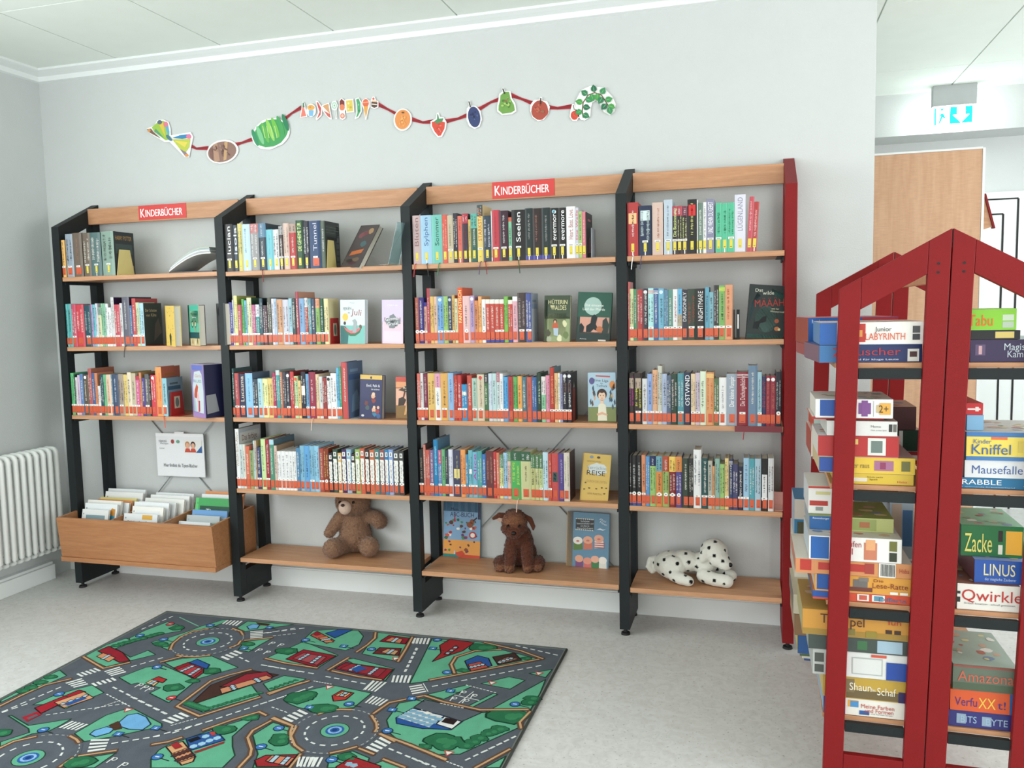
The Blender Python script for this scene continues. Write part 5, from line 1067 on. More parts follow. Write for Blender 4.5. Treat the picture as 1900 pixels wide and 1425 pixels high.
def zb(cr, a, b_, c, d, n):
    """crossing: first stripe runs a to b, last stripe d to c"""
    a, b_, c, d = (fw(cr, *q_) for q_ in (a, b_, c, d))
    for k in range(n):
        t_, u_ = k/(n-.45), (k+.55)/(n-.45)
        L = lambda p, q_, t_: (p[0]+(q_[0]-p[0])*t_, p[1]+(q_[1]-p[1])*t_)
        put([L(a, d, t_), L(b_, c, t_), L(b_, c, u_), L(a, d, u_)], 'dfe1dd', 4)
def ring(c, r, w, col, lay, n=40, dash=False):
    for k in range(n):
        if dash and k % 2: continue
        a, b_ = 6.2832*k/n, 6.2832*(k+(.8 if dash else 1))/n
        wl([(c[0]+r*math.cos(a), c[1]+r*math.sin(a)), (c[0]+r*math.cos(b_), c[1]+r*math.sin(b_))], w, col, lay)
def dsc(c, r, col, lay, n=24): put([(c[0]+r*math.cos(6.2832*k/n), c[1]+r*math.sin(6.2832*k/n)) for k in range(n)], col, lay)
def rnda(cr, x, y):
    c = fw(cr, x, y); dsc(c, .163, '585e66', 3, 40); ring(c, .103, .0075, 'd9dcd8', 4, 32, True)
    dsc(c, .05, '62a98a', 4); dsc(c, .033, '2f5fa0', 5); ring(c, .021, .008, '8fb4dc', 6, 14); dsc(c, .009, '1f3f7a', 6); ring(c, .05, .003, '24402f', 5, 24)
    ring(c, .153, .004, 'b2b4b0', 4, 80, True)
rt = random.Random(77)
def tree(cr, x, y, r, col='2c6b4a', sq=.7):
    c = fw(cr, x, y)
    if not (RX0+.03 < c[0] < RX1-.03 and RY0+.03 < c[1] < RY1-.03): return
    n = 12; P = [(c[0]+r*rt.uniform(.75, 1.1)*math.cos(6.28*k/n), c[1]+r*sq*rt.uniform(.75, 1.1)*math.sin(6.28*k/n)) for k in range(n)]
    put([(c[0]+(a-c[0])*1.12, c[1]+(b_-c[1])*1.15) for a, b_ in P], '183c2a', 4); put(P, col, 5)
    dsc((c[0]+r*.2, c[1]), r*.35, '3a8058', 6, 8)
def sgn(cr, x, y, square=False, col='3f74b4', tri=False):
    c = fw(cr, x, y)
    if tri: put([(c[0]-.02, c[1]+.015), (c[0]+.02, c[1]+.015), (c[0], c[1]-.02)], 'b8504a', 5); put([(c[0]-.012, c[1]+.010), (c[0]+.012, c[1]+.010), (c[0], c[1]-.012)], 'e4e0da', 6); return
    if square: put([(c[0]-.017, c[1]-.015), (c[0]+.019, c[1]-.015), (c[0]+.017, c[1]+.015), (c[0]-.019, c[1]+.015)], '26486e', 5); put([(c[0]-.013, c[1]-.011), (c[0]+.014, c[1]-.011), (c[0]+.013, c[1]+.011), (c[0]-.014, c[1]+.011)], '4a80bc', 6); put([(c[0]-.004, c[1]-.006), (c[0]+.006, c[1]-.006), (c[0]+.003, c[1]+.007)], 'dfe4e8', 7)
    else: dsc(c, .021, '20344a', 5, 14); dsc(c, .017, col, 6, 14); put([(c[0]-.008, c[1]-.003), (c[0]+.008, c[1]-.003), (c[0]+.008, c[1]+.003), (c[0]-.008, c[1]+.003)], 'cfd9e2', 7)
    wl([(c[0]+.018, c[1]-.005), (c[0]+.055, c[1]-.012)], .004, '2a2f2c', 5)
def house(cr, roof, front, rc='8a2430', fc='c08468', wins=4, wc='a9c0cc'):
    gp(cr, roof, rc, 4, out='2c1a1c'); P = [fw(cr, *p) for p in front]; put(P, fc, 5); wl(P+[P[0]], .004, '3a2420', 6)
    a, b_, c, d = P[:4]
    for r_ in range(2 if wins > 4 else 1):
        for k in range(wins//(2 if wins > 4 else 1)):
            m_ = wins//(2 if wins > 4 else 1); u = (k+.5)/m_; v_ = (r_+.5)/(2 if wins > 4 else 1)
            L = lambda p, q_, t_: (p[0]+(q_[0]-p[0])*t_, p[1]+(q_[1]-p[1])*t_)
            o = L(L(a, b_, u), L(d, c, u), v_); s_ = .011
            put([(o[0]-s_, o[1]-s_), (o[0]+s_, o[1]-s_), (o[0]+s_, o[1]+s_), (o[0]-s_, o[1]+s_)], '26303a', 7); s_ = .007
            put([(o[0]-s_, o[1]-s_), (o[0]+s_, o[1]-s_), (o[0]+s_, o[1]+s_), (o[0]-s_, o[1]+s_)], wc, 8)
put([(RX0+.01, RY0+.01), (RX1-.01, RY0+.01), (RX1-.01, RY1-.01), (RX0+.01, RY1-.01)], '585e66', 0)
GO = '24402f'
for cr, pts in [
 ('P', [(600, 350), (640, 315), (760, 262), (930, 215), (985, 240), (850, 290), (960, 355), (1090, 305), (1145, 335), (900, 395), (780, 425)]),
 ('Q', [(0, 215), (110, 160), (280, 95), (400, 130), (380, 160), (130, 205), (0, 235)]),
 ('P', [(0, 672), (150, 590), (330, 490), (440, 450), (490, 490), (330, 560), (150, 620), (0, 690)]),
 ('P', [(240, 705), (390, 640), (560, 590), (680, 560), (765, 615), (640, 665), (480, 735), (400, 700)]),
 ('T', [(65, 98), (90, 95), (225, 175), (560, 122), (480, 170), (380, 220), (250, 240), (0, 340), (0, 305), (230, 230), (225, 200)]),
 ('T', [(585, 238), (830, 95), (1000, 40), (1040, 38), (1270, 160), (1270, 180), (900, 260), (660, 300)]),
 ('Q', [(-75, 505), (120, 430), (240, 412), (500, 520), (290, 690), (150, 620), (230, 580), (60, 545), (10, 555)]),
 ('Q', [(260, 395), (390, 365), (610, 348), (800, 430), (640, 475), (480, 520)]),
 ('Q', [(160, 245), (310, 205), (430, 165), (520, 130), (690, 80), (740, 80), (600, 140), (380, 200), (290, 305)]),
 ('Q', [(790, 140), (870, 90), (1210, 115), (850, 165)]), ('Q', [(800, 300), (850, 240), (1050, 215), (960, 265), (880, 315)]),
 ('Q', [(500, 690), (900, 560), (960, 640), (540, 760), (420, 705)]), ('Q', [(985, 550), (1140, 490), (1300, 515), (1269, 530), (1030, 605)]),
 ('R', [(55, 362), (330, 240), (585, 340), (430, 435)]), ('R', [(310, 245), (400, 160), (560, 150), (740, 155), (770, 200), (740, 260), (640, 305)]),
 ('R', [(760, 330), (880, 165), (1130, 205), (1015, 385)]), ('R', [(640, 372), (700, 365), (1000, 440), (930, 530)]),
 ('R', [(205, 690), (350, 600), (540, 560), (830, 620), (700, 725), (420, 750), (290, 725)]),
 ('S', [(80, 430), (245, 100), (620, 110), (750, 180), (1030, 250), (230, 410)]), ('S', [(605, 430), (810, 380), (930, 405), (820, 470)]),
 ('S', [(960, 355), (1130, 325), (1080, 385)]), ('S', [(640, 640), (1080, 400), (1060, 500), (970, 620)]), ('S', [(210, 510), (500, 440), (540, 450), (330, 545)]), ('S', [(500, 600), (700, 500), (725, 510), (540, 605)]),
 ('S', [(0, 575), (190, 540), (620, 645), (980, 625), (890, 690), (890, 750), (450, 950), (260, 952), (0, 850), (-60, 800), (-90, 700)]),
 ('U', [(130, 330), (400, 235), (560, 180), (860, 90), (740, 170), (640, 260), (640, 340), (660, 410), (560, 508), (0, 508), (0, 440), (60, 370)]),
 ('U', [(800, 508), (840, 400), (800, 250), (960, 150), (1090, 190), (1070, 280), (1180, 390), (1110, 508)]),
 ('V', [(200, 508), (220, 410), (400, 375), (530, 430), (500, 508)]), ('V', [(560, 480), (640, 450), (800, 508), (800, 600), (560, 600)]),
 ('T', [(600, 508), (560, 450), (730, 420), (910, 390), (740, 508)]), ('W', [(700, 508), (940, 400), (880, 508)])]:
    gp(cr, pts, out=GO)
gp('S', [(110, 605), (190, 548), (615, 642), (450, 715)], '585e66', 2, out='2a2e30')
# kerbs: tan line with a brown pavement beside it
for cr, pts in [('P', [(0, 715), (150, 640), (330, 560), (520, 515)]), ('P', [(590, 350), (760, 438), (950, 395)]), ('Q', [(300, 300), (320, 255), (380, 205), (470, 165), (580, 145)]), ('Q', [(760, 145), (820, 165), (835, 190)]), ('Q', [(350, 340), (420, 352), (500, 352), (590, 342)]), ('Q', [(740, 285), (800, 262), (820, 235)]),
  ('Q', [(350, 718), (600, 530), (740, 485), (895, 447)]), ('Q', [(350, 718), (515, 790), (960, 650)]), ('Q', [(1020, 622), (1269, 543)]), ('Q', [(230, 392), (380, 352)]), ('Q', [(850, 232), (1050, 212)]),
  ('R', [(50, 365), (200, 400), (430, 435)]), ('R', [(510, 450), (660, 360)]), ('R', [(540, 457), (740, 500), (900, 522)]), ('R', [(720, 318), (800, 265), (855, 215), (860, 175)]), ('R', [(1130, 208), (1080, 300), (1025, 388)]), ('R', [(80, 628), (220, 575), (370, 530)]),
  ('R', [(440, 775), (520, 750), (600, 740), (680, 742)]), ('R', [(830, 785), (865, 840), (870, 880), (855, 905)]), ('R', [(845, 770), (960, 690), (1210, 640)]), ('R', [(890, 920), (1000, 975)]), ('R', [(250, 860), (235, 900), (235, 950)]), ('R', [(110, 800), (250, 860)]),
  ('S', [(230, 405), (1030, 252)]), ('S', [(1060, 248), (900, 190), (640, 115)]), ('S', [(410, 355), (385, 290), (420, 235), (560, 190), (750, 180)]), ('S', [(190, 520), (330, 565), (600, 625), (950, 622)]), ('S', [(980, 640), (890, 715), (900, 760)]), ('S', [(0, 852), (240, 945)]),
  ('U', [(10, 325), (130, 305), (240, 270)]), ('U', [(410, 212), (640, 130), (850, 68), (905, 95)]), ('U', [(950, 120), (1110, 178)]), ('U', [(940, 140), (800, 215), (760, 270), (790, 360), (780, 410), (690, 505)]), ('U', [(1140, 185), (1100, 260), (1130, 330), (1190, 375)]), ('U', [(1175, 400), (1090, 505)]), ('V', [(450, 355), (565, 400)]), ('V', [(225, 392), (330, 370), (430, 342)]), ('V', [(640, 440), (810, 505)]), ('V', [(615, 240), (1130, 440)]),
  ('T', [(0, 352), (110, 300), (280, 262)]), ('T', [(550, 258), (600, 285), (620, 310)]), ('T', [(620, 415), (910, 372)]), ('T', [(570, 430), (470, 500)]), ('W', [(620, 508), (960, 335)]), ('W', [(0, 290), (340, 435)])]:
    kerb(cr, pts)
for cr, x, y in (('Q', 578, 241), ('R', 560, 893), ('T', 222, 430)): rnda(cr, x, y)
# lane dashes and crossings
for cr, a, b_, n in [('P', (0, 765), (460, 570), 7), ('P', (820, 570), (1240, 780), 8), ('Q', (80, 155), (330, 50), 5), ('Q', (960, 410), (1269, 465), 6), ('R', (10, 410), (420, 480), 6), ('R', (480, 495), (800, 555), 5), ('Q', (300, 920), (700, 790), 5), ('Q', (700, 790), (1269, 600), 9), ('R', (0, 705), (410, 568), 7), ('R', (1165, 280), (1070, 470), 6), ('S', (140, 165), (45, 350), 6), ('S', (230, 455), (1060, 295), 12), ('S', (860, 135), (1180, 225), 6), ('S', (610, 940), (880, 815), 5), ('W', (510, 445), (1030, 205), 7), ('V', (670, 350), (1000, 490), 5), ('U', (0, 270), (500, 130), 6), ('T', (860, 320), (1270, 255), 5), ('T', (0, 80), (230, 0), 3), ('Q', (1000, 180), (1230, 140), 4), ('Q', (0, 430), (260, 355), 4), ('Q', (800, 350), (890, 395), 2), ('W', (10, 410), (260, 508), 4), ('Q', (0, 640), (280, 780), 5), ('R', (20, 180), (350, 140), 5)]:
    ds(cr, a, b_, n)
for cr, a, b_, n in [('P', (780, 625), (960, 720), 8), ('Q', (1050, 200), (1230, 180), 5), ('Q', (300, 860), (500, 805), 7), ('R', (400, 530), (540, 555), 7), ('S', (490, 440), (720, 500), 9), ('S', (300, 575), (480, 612), 7), ('P', (690, 740), (880, 675), 8), ('T', (350, 95), (1000, 0), 12), ('V', (1130, 455), (1270, 508), 5), ('R', (90, 720), (215, 765), 4)]:
    ds(cr, a, b_, n, .005)
for cr, a, b_, c, d, n in [('P', (480, 545), (600, 510), (650, 555), (545, 580), 4), ('P', (560, 480), (600, 500), (745, 455), (700, 435), 5), ('P', (765, 460), (880, 425), (930, 465), (820, 495), 4), ('P', (670, 550), (700, 570), (860, 525), (830, 505), 5), ('P', (430, 875), (530, 825), (650, 850), (560, 895), 5), ('Q', (680, 110), (720, 82), (835, 90), (790, 125), 5), ('Q', (890, 165), (985, 160), (980, 212), (890, 218), 5), ('Q', (670, 355), (725, 378), (835, 325), (780, 305), 4), ('Q', (235, 820), (310, 845), (445, 790), (380, 762), 4),
  ('R', (170, 805), (240, 835), (365, 770), (300, 740), 4), ('R', (775, 595), (840, 530), (945, 540), (860, 610), 4), ('R', (780, 690), (840, 640), (955, 670), (890, 715), 5), ('R', (990, 490), (975, 540), (1105, 545), (1125, 490), 5), ('R', (1145, 215), (1130, 255), (1245, 260), (1262, 215), 5), ('R', (1105, 570), (1200, 555), (1235, 610), (1130, 630), 4), ('R', (1125, 800), (1190, 830), (1269, 790), (1200, 740), 3), ('S', (105, 95), (95, 135), (215, 140), (230, 100), 5), ('V', (500, 350), (590, 385), (705, 310), (620, 265), 4), ('V', (10, 420), (-30, 495), (130, 500), (170, 425), 5), ('T', (715, 285), (860, 282), (825, 365), (685, 385), 4), ('U', (1160, 420), (1140, 500), (1270, 500), (1300, 425), 5)]:
    zb(cr, a, b_, c, d, n)
# ponds, bushes, houses, signs
gp('T', [(935, 150), (1000, 95), (1080, 80), (1150, 110), (1185, 165), (1120, 210), (1010, 205), (950, 185)], '6fa8d4', 4, out='24364a')
gp('T', [(705, 245), (740, 215), (840, 185), (900, 200), (860, 235), (750, 265)], '6fa8d4', 4, out='24364a'); gp('T', [(850, 175), (930, 140), (960, 200), (900, 215)], '4a3226', 5)
gp('Q', [(865, 130), (910, 112), (960, 118), (940, 145), (880, 150)], '6fa8d4', 4, out='24364a'); gp('Q', [(930, 100), (1040, 110), (1020, 125), (950, 118)], '4a3226', 5)
for k in range(9): tree('P', 850+40*k, 262-11*k+8, .024)
for cr, x, y, r in [('Q', 350, 140, .04), ('Q', 230, 255, .035), ('Q', 255, 268, .03), ('Q', 600, 455, .045), ('Q', 465, 530, .03), ('Q', 1160, 310, .05), ('Q', 870, 258, .035), ('P', 230, 580, .03), ('P', 300, 540, .03), ('P', 170, 605, .03), ('P', 370, 500, .03), ('P', 110, 625, .03), ('Q', 320, 580, .045), ('R', 270, 665, .05), ('R', 320, 645, .055), ('R', 360, 630, .045), ('R', 470, 735, .055), ('R', 520, 730, .04), ('S', 600, 165, .06), ('S', 650, 165, .05), ('S', 475, 335, .028), ('S', 940, 245, .025), ('S', 800, 672, .075), ('S', 860, 665, .05), ('S', 310, 850, .06), ('S', 360, 860, .06), ('S', 290, 850, .05), ('S', 335, 890, .04), ('S', 195, 893, .025), ('S', 490, 888, .03), ('S', 550, 860, .03), ('S', 590, 832, .032), ('S', 650, 800, .028), ('S', 690, 785, .03), ('S', 735, 765, .034), ('S', 960, 570, .035), ('S', 980, 540, .035), ('S', 1010, 510, .032), ('U', 575, 205, .045), ('U', 800, 112, .03), ('U', 760, 120, .025), ('U', 1010, 300, .04), ('U', 1020, 265, .035), ('V', 350, 420, .035), ('T', 640, 460, .05), ('T', 580, 475, .04), ('T', 10, 235, .04), ('R', 215, 310, .045)]: tree(cr, x, y, r)
for k in range(12): tree('Q', 600+33*k, 727-10*k, .013)
for k in range(8): tree('Q', 430+18*k, 695+6*k, .024)
for k in range(6): tree('Q', 1050+35*k, 585-12*k, .012)
gp('Q', [(460, 690), (600, 560), (760, 500), (900, 452), (1100, 485), (900, 555), (500, 692)], '47302a', 2, out='2a1c18')
house('Q', [(665, 575), (780, 520), (860, 480), (1010, 462), (1060, 500), (880, 560)], [(680, 625), (665, 590), (1010, 490), (1050, 510)], '8f2c36', 'c98a68', 6)
house('Q', [(325, 435), (430, 395), (550, 430), (545, 470), (480, 515)], [(345, 450), (450, 410), (540, 450), (470, 505)], '8f2430', 'a83a40', 8); gp('Q', [(440, 395), (500, 372), (590, 412), (570, 445)], '2d5596', 6, out='1a2c4a')
house('P', [(720, 310), (800, 275), (900, 320), (955, 380), (880, 395)], [(710, 350), (760, 325), (850, 360), (800, 390)], '8f2430', 'd0906a', 3)
house('Q', [(165, 520), (215, 498), (275, 520), (245, 545)], [(120, 545), (170, 520), (215, 540), (180, 570)], 'a8302e', 'd9b080', 2)
house('P', [(255, 730), (580, 598), (630, 610), (300, 770)], [(400, 690), (620, 612), (690, 655), (470, 730)], 'a02430', 'd09a74', 4); gp('P', [(470, 705), (610, 650), (640, 660), (500, 715)], '2d5596', 9)
gp('P', [(160, 800), (290, 750), (310, 775), (200, 830)], 'a02430', 4); gp('P', [(195, 805), (270, 775), (280, 785), (210, 815)], '585e66', 5)
house('R', [(200, 370), (330, 300), (570, 345), (420, 430)], [(250, 365), (330, 325), (500, 355), (430, 415)], '8f2430', '9c4a50', 8); house('R', [(560, 440), (640, 395), (990, 445), (920, 520)], [(600, 440), (680, 405), (940, 445), (880, 500)], '8f2430', '93303a', 8); gp('R', [(680, 445), (740, 420), (800, 440), (720, 470)], '2d5596', 9)
house('R', [(380, 195), (430, 165), (560, 235), (500, 255)], [(440, 215), (500, 200), (550, 245), (490, 250)], 'b8564a', 'c88058', 4); gp('R', [(490, 180), (600, 150), (690, 155), (560, 215)], '2d5596', 5, out='1a2c4a'); gp('R', [(395, 185), (430, 170), (460, 190), (420, 200)], '8f2430', 9)
house('R', [(890, 240), (960, 195), (1110, 215), (1080, 260)], [(930, 235), (980, 210), (1060, 225), (1040, 255)], '8f2430', 'c8805c', 4); house('R', [(840, 330), (890, 285), (1050, 290), (1030, 345)], [(900, 320), (950, 295), (1030, 310), (1000, 340)], '6a2c2c', 'c89a70', 4)
house('S', [(300, 150), (380, 100), (555, 130), (470, 190), (350, 230), (245, 270), (310, 205)], [(330, 215), (420, 150), (440, 165), (360, 225)], '9a2c30', 'a83a38', 3)
house('S', [(485, 265), (580, 225), (660, 245), (685, 300), (520, 340)], [(510, 290), (600, 270), (660, 310), (530, 340)], '2d5596', 'b8544a', 4); house('S', [(690, 235), (850, 205), (905, 260), (730, 295)], [(720, 270), (800, 235), (880, 250), (740, 290)], '43302c', '9a7060', 4)
house('R', [(540, 640), (610, 600), (700, 620), (640, 670), (550, 680)], [(560, 640), (620, 610), (680, 620), (640, 650)], 'b03a34', 'd9a470', 2)
house('U', [(120, 345), (250, 300), (350, 420), (330, 460), (240, 488)], [(160, 400), (290, 350), (345, 425), (215, 470)], 'd0a074', 'cd8a62', 8, '5a3026'); gp('U', [(155, 330), (210, 308), (250, 345), (190, 365)], '9a2c30', 9)
gp('U', [(275, 280), (510, 212), (580, 290), (310, 372)], '2f5794', 4, out='1a2c4a')
for x, y in ((335, 340), (400, 320), (460, 295), (520, 275), (430, 262)):
    c = fw('U', x, y); dsc(c, .014, '9cc4dc', 6, 6)
gp('U', [(285, 290), (370, 262), (395, 280), (310, 312)], '1c1e22', 7); gp('U', [(330, 385), (580, 300), (575, 315), (350, 395)], '9a2c30', 7); gp('U', [(460, 232), (500, 225), (510, 250), (480, 258)], 'b8403c', 8)
house('U', [(815, 450), (900, 410), (1150, 405), (1080, 500), (830, 500)], [(900, 455), (950, 410), (1130, 430), (1070, 495)], '9a2c30', 'cd7a5c', 6)
gp('V', [(270, 500), (400, 420), (620, 495), (600, 600), (260, 600)], '9a2c30', 4, out='3a1a1c'); 
for x, y in ((370, 480), (410, 490)): dsc(fw('V', x, y), .014, '8fb0c4', 6, 5)
# long white building with blue base
gp('V', [(740, 115), (870, 40), (1120, 100), (1260, 145), (1170, 210), (1000, 200), (950, 200), (745, 160)], '2d5596', 4, out='1a2c4a')
gp('V', [(750, 112), (870, 45), (1110, 102), (1000, 190)], 'dcdfdc', 5); gp('V', [(1055, 165), (1120, 105), (1255, 145), (1180, 205)], 'e2e4e0', 5, out='2a2e30'); gp('V', [(1095, 150), (1130, 115), (1225, 135), (1190, 172)], '2a1f20', 7)
for r_ in range(3):
    for k in range(5):
        x, y = 790+r_*42+k*50, 108-r_*22+k*16; c = fw('V', x, y); put([(c[0]-.014, c[1]-.010), (c[0]+.014, c[1]-.010), (c[0]+.014, c[1]+.010), (c[0]-.014, c[1]+.010)], '7fa8c0', 8)
gp('V', [(950, 72), (990, 68), (1025, 82), (980, 92)], 'e9e6dc', 9)
# parking bays
for cr, x, y in (('S', 480, 500), ('S', 560, 525), ('S', 410, 545), ('S', 500, 562), ('Q', 960, 305), ('Q', 1020, 322), ('Q', 1055, 255), ('Q', 1120, 268), ('T', 890, 450), ('T', 975, 490), ('Q', 80, 565), ('Q', 120, 580), ('Q', 155, 595)):
    c = fw(cr, x, y); wl([(c[0]-.012, c[1]-.016), (c[0]-.012, c[1]+.016)], .005, 'd9dcd8', 4); ring((c[0]-.002, c[1]+.008), .008, .004, 'd9dcd8', 4, 10)
ln('S', [(410, 515), (590, 555)], .004, 'd9dcd8', 4); ln('S', [(550, 490), (440, 575)], .004, 'd9dcd8', 4); ln('S', [(180, 430), (215, 490)], .004, 'd9dcd8', 4); ln('Q', [(370, 62), (510, 128)], .006, '7ab89a', 4); ln('R', [(850, 520), (770, 595)], .004, 'd9dcd8', 4)
for cr, x, y in [('P', 1030, 197), ('P', 1205, 225), ('P', 1155, 430), ('Q', 205, 428), ('Q', 250, 225), ('Q', 595, 122), ('R', 345, 230), ('R', 830, 297), ('R', 665, 700), ('S', 282, 110), ('S', 355, 348), ('S', 855, 583), ('U', 1005, 197), ('U', 50, 422), ('U', 865, 342), ('V', 672, 218), ('V', 235, 445), ('T', 340, 210), ('P', 435, 628)]: sgn(cr, x, y)
for cr, x, y in [('Q', 845, 290), ('Q', 1030, 138), ('R', 625, 275), ('R', 375, 725), ('S', 250, 172), ('S', 380, 485), ('V', 710, 52), ('T', 930, 242), ('T', 1225, 195), ('R', 1125, 660), ('S', 95, 542)]: sgn(cr, x, y, True)
for cr, x, y in [('Q', 300, 112), ('Q', 310, 655)]: sgn(cr, x, y, col='c0403a')
for cr, x, y in [('R', 515, 578), ('S', 685, 428), ('S', 1030, 358), ('V', 1150, 395), ('T', 1000, 55), ('R', 1005, 368)]: sgn(cr, x, y, tri=True)
# the same printed map carries on towards the viewer, outside the picture
base = list(ELEM)
for pts, col, lay in base:
    cy_ = sum(p[1] for p in pts)/len(pts)-1.0; 
    if lay > 0 and cy_ < -1.93: put([(x, max(y-1.0, RY0+.012)) for x, y in pts], col, lay)
gq.build('printed_pile', RUGM, rug)
wq = MB()
for a, b_ in (((RX0, RY0), (RX1, RY0)), ((RX1, RY0), (RX1, RY1)), ((RX1, RY1), (RX0, RY1)), ((RX0, RY1), (RX0, RY0))):
    wq.tube([(a[0]-RC.x, a[1]-RC.y, .006), (b_[0]-RC.x, b_[1]-RC.y, .006)], .0052, '5a5f5c', n=6)
wq.build('edge_binding', RUGM, rug, smooth=True)

# ================================================================ red double-sided rack with board games
PX, PY, TH, HB, HF, RW, RL = 4.0499, -1.3636, -.0147, 1.6623, 1.5090, .056, 1.027
LE, LV, RD = .0157, -.054, .2755
ct, st_ = math.cos(TH), math.sin(TH)
def RT(s, v, h):
    s2, v2 = s+LE*(h-.097), v+LV*(h-.097)
    return (PX+s2*ct-v2*st_, PY+s2*st_+v2*ct, h)
rack = thing('game_rack', 'dark red double-sided rack with pointed end frames holding board games', 'rack', (PX, PY, 0))
def frame_pts(q, sg, v0, v1):
    k = (HB-HF)/RD; top = lambda s: HB-k*abs(s)
    pass
for v0 in (0, RL):
    vt = .022
    for sg in (-1, 1):
        nm = lambda n_: n_
        def pr(name, pts):
            o = MB(RT).prism([(sg*a, b_) for a, b_ in pts], 1, v0, v0+vt, '9c1f22') if False else None
            q = MB(RT); n = len(pts); v = [(sg*a, v0, b_) for a, b_ in pts]+[(sg*a, v0+vt, b_) for a, b_ in pts]
            q.add(v, [tuple(range(n)), tuple(reversed(range(n, 2*n)))]+[(i, i+n, (i+1) % n+n, (i+1) % n) for i in range(n)])
            o = q.build(name, REDM, rack, loc=(PX, PY, 0)); o.location = (0, 0, 0)
            bm = bmesh.new(); bm.from_mesh(o.data); bmesh.ops.recalc_face_normals(bm, faces=bm.faces); bm.to_mesh(o.data); bm.free()
            md = o.modifiers.new('bevel', 'BEVEL'); md.width = .0015; md.segments = 2
        k = (HB-HF)/RD; tp = lambda a: HB-k*a
        pr('outer_post', [(RD-RW, .028), (RD, .028), (RD, HF), (RD-RW, tp(RD-RW))])
        pr('inner_post', [(.0015, .028), (RW, .028), (RW, tp(RW)), (.0015, tp(.0015))])
        pr('top_rail', [(RW+.0005, tp(RW)-.0005), (RD-RW-.0005, tp(RD-RW)-.0005), (RD-RW-.0005, tp(RD-RW)-.088), (RW+.0005, tp(RW)-.088)])
        pr('foot_rail', [(RW+.0005, .028), (RD-RW-.0005, .028), (RD-RW-.0005, .13), (RW+.0005, .13)])
        for a in (RD-RW/2, RW/2):
            x, y, _ = RT(sg*a, v0+vt/2, 0); MB().cyl(x-PX, y-PY, 0, .008, .02).cyl(x-PX, y-PY, .008, .03, .007).build('levelling_foot', RUBBER, rack)
        q = MB(RT)
        for a in (RW*.55,):
            for zz in (tp(a)-.075, tp(a)-.098): q.add([(sg*a+.004*math.cos(6.283*i/10), v0-.0006, zz+.0035*math.sin(6.283*i/10)) for i in range(10)], [tuple(range(10))], '3a0c0c')
        o = q.build('screw_hole', RUBBER, rack, loc=(PX, PY, 0)); o.location = (0, 0, 0)
RZ = {'A': 1.2882, 'B': .9373, 'C': .5852, 'D': .2301}
for sg, sn in ((-1, 'left'), (1, 'right')):
    for kk, z in RZ.items():
        s = thing('rack_shelf', 'beech shelf on black brackets, %s level, %s side of the red rack' % ({'A': 'top', 'B': 'second', 'C': 'third', 'D': 'lowest'}[kk], sn), 'shelf board', RT(sg*.16, .55, z), group='shelves of the red rack')
        a, b_ = (RW*.2*sg, (RD+.004)*sg); a, b_ = min(a, b_), max(a, b_)
        q = MB(RT); q.box(a, .024, z+.0005, b_, RL-.002, z+.0145); o = q.build('board', BEECH, s, loc=s.location); o.location = (0, 0, 0)
        q = MB(RT)
        a, b_ = (RW+.002)*sg, (RD-RW-.002)*sg; a, b_ = min(a, b_), max(a, b_)
        q.box(a, RL+.001, z-.030, b_, RL+.016, z); o = q.build('end_bracket', BLACK, s, loc=s.location)
        q = MB(RT).box(a, .006, z-.030, b_, .022, z)
        for a_ in (a+.02, b_-.02): q.add([(a_+.006*math.cos(6.283*i/10), .0054, z-.015+.006*math.sin(6.283*i/10)) for i in range(10)], [tuple(range(10))], '555')
        o = q.build('end_bracket', BLACK, s, loc=s.location); o.location = (0, 0, 0)
# connecting top board between the frames
s = thing('rack_top_board', 'narrow beech board joining the two pointed frames of the red rack', 'board', RT(0, .55, HB-.1))
q = MB(RT); q.box(-.012, .024, HB-.14, .012, RL-.002, HB-.05); o = q.build('board', BEECH, s, loc=s.location); o.location = (0, 0, 0)

def yplane(v, z): return PY+v+LV*(z-.097)
def gbox(x0, x1, zb_, zt, v, dep, col, label, side=None, art=None, top=None, rz=0, lid=.55):
    """a board game box: front face seen at px x0..x1, standing on zb_, top at zt"""
    zm = (zb_+zt)/2; y = yplane(v, zm)
    xa, xb = solve_x(x0, y, zm), solve_x(x1, y, zm); w = xb-xa; h = zt-zb_
    e = thing('board_game', label, 'game box', ((xa+xb)/2, y, zb_+.0004), R(rz), group='board games on the red rack')
    q = MB().box(-w/2, 0, h*(1-lid) if h > .03 else .002, w/2, dep, h-.0008, col)
    side = side or col
    q.add([(-w/2-.0003, .0, .003), (-w/2-.0003, dep, .003), (-w/2-.0003, dep, h-.001), (-w/2-.0003, 0, h-.001)], [(0, 1, 2, 3)], side)
    q.add([(-w/2, 0, h-.0005), (w/2, 0, h-.0005), (w/2, dep, h-.0005), (-w/2, dep, h-.0005)], [(0, 1, 2, 3)], top or col)
    if top:
        r_ = random.Random(int(x0*7+zt*999))
        for i in range(16):
            cx, cy_ = r_.uniform(-.4, .4)*w, r_.uniform(.1, .9)*dep; c_ = r_.choice(('c9a890', '8fa88a', 'b86a5a', '7a90b0', 'd9cf9a', 'e4e4de'))
            a = r_.uniform(.04, .12); q.flat([(cx+w*a*r_.uniform(.6, 1)*math.cos(6.283*k/8), cy_+dep*a*.7*r_.uniform(.6, 1)*math.sin(6.283*k/8)) for k in range(8)], lambda p, t_, i=i: (p, t_, h-.0003+.00005*i), c_)
    F = lambda a, b_: (a*w-w/2, -.0004, b_*h)
    q.rect(0, .02, 1, .985, F, col)
    if art: art(q, F, w, h)
    q.build('lid', PRINT, e, bevel=0)
    MB().box(-w/2+.0015, .0015, 0, w/2-.0015, dep-.0015, h*.9, side).build('tray', PRINT, e)
    return e
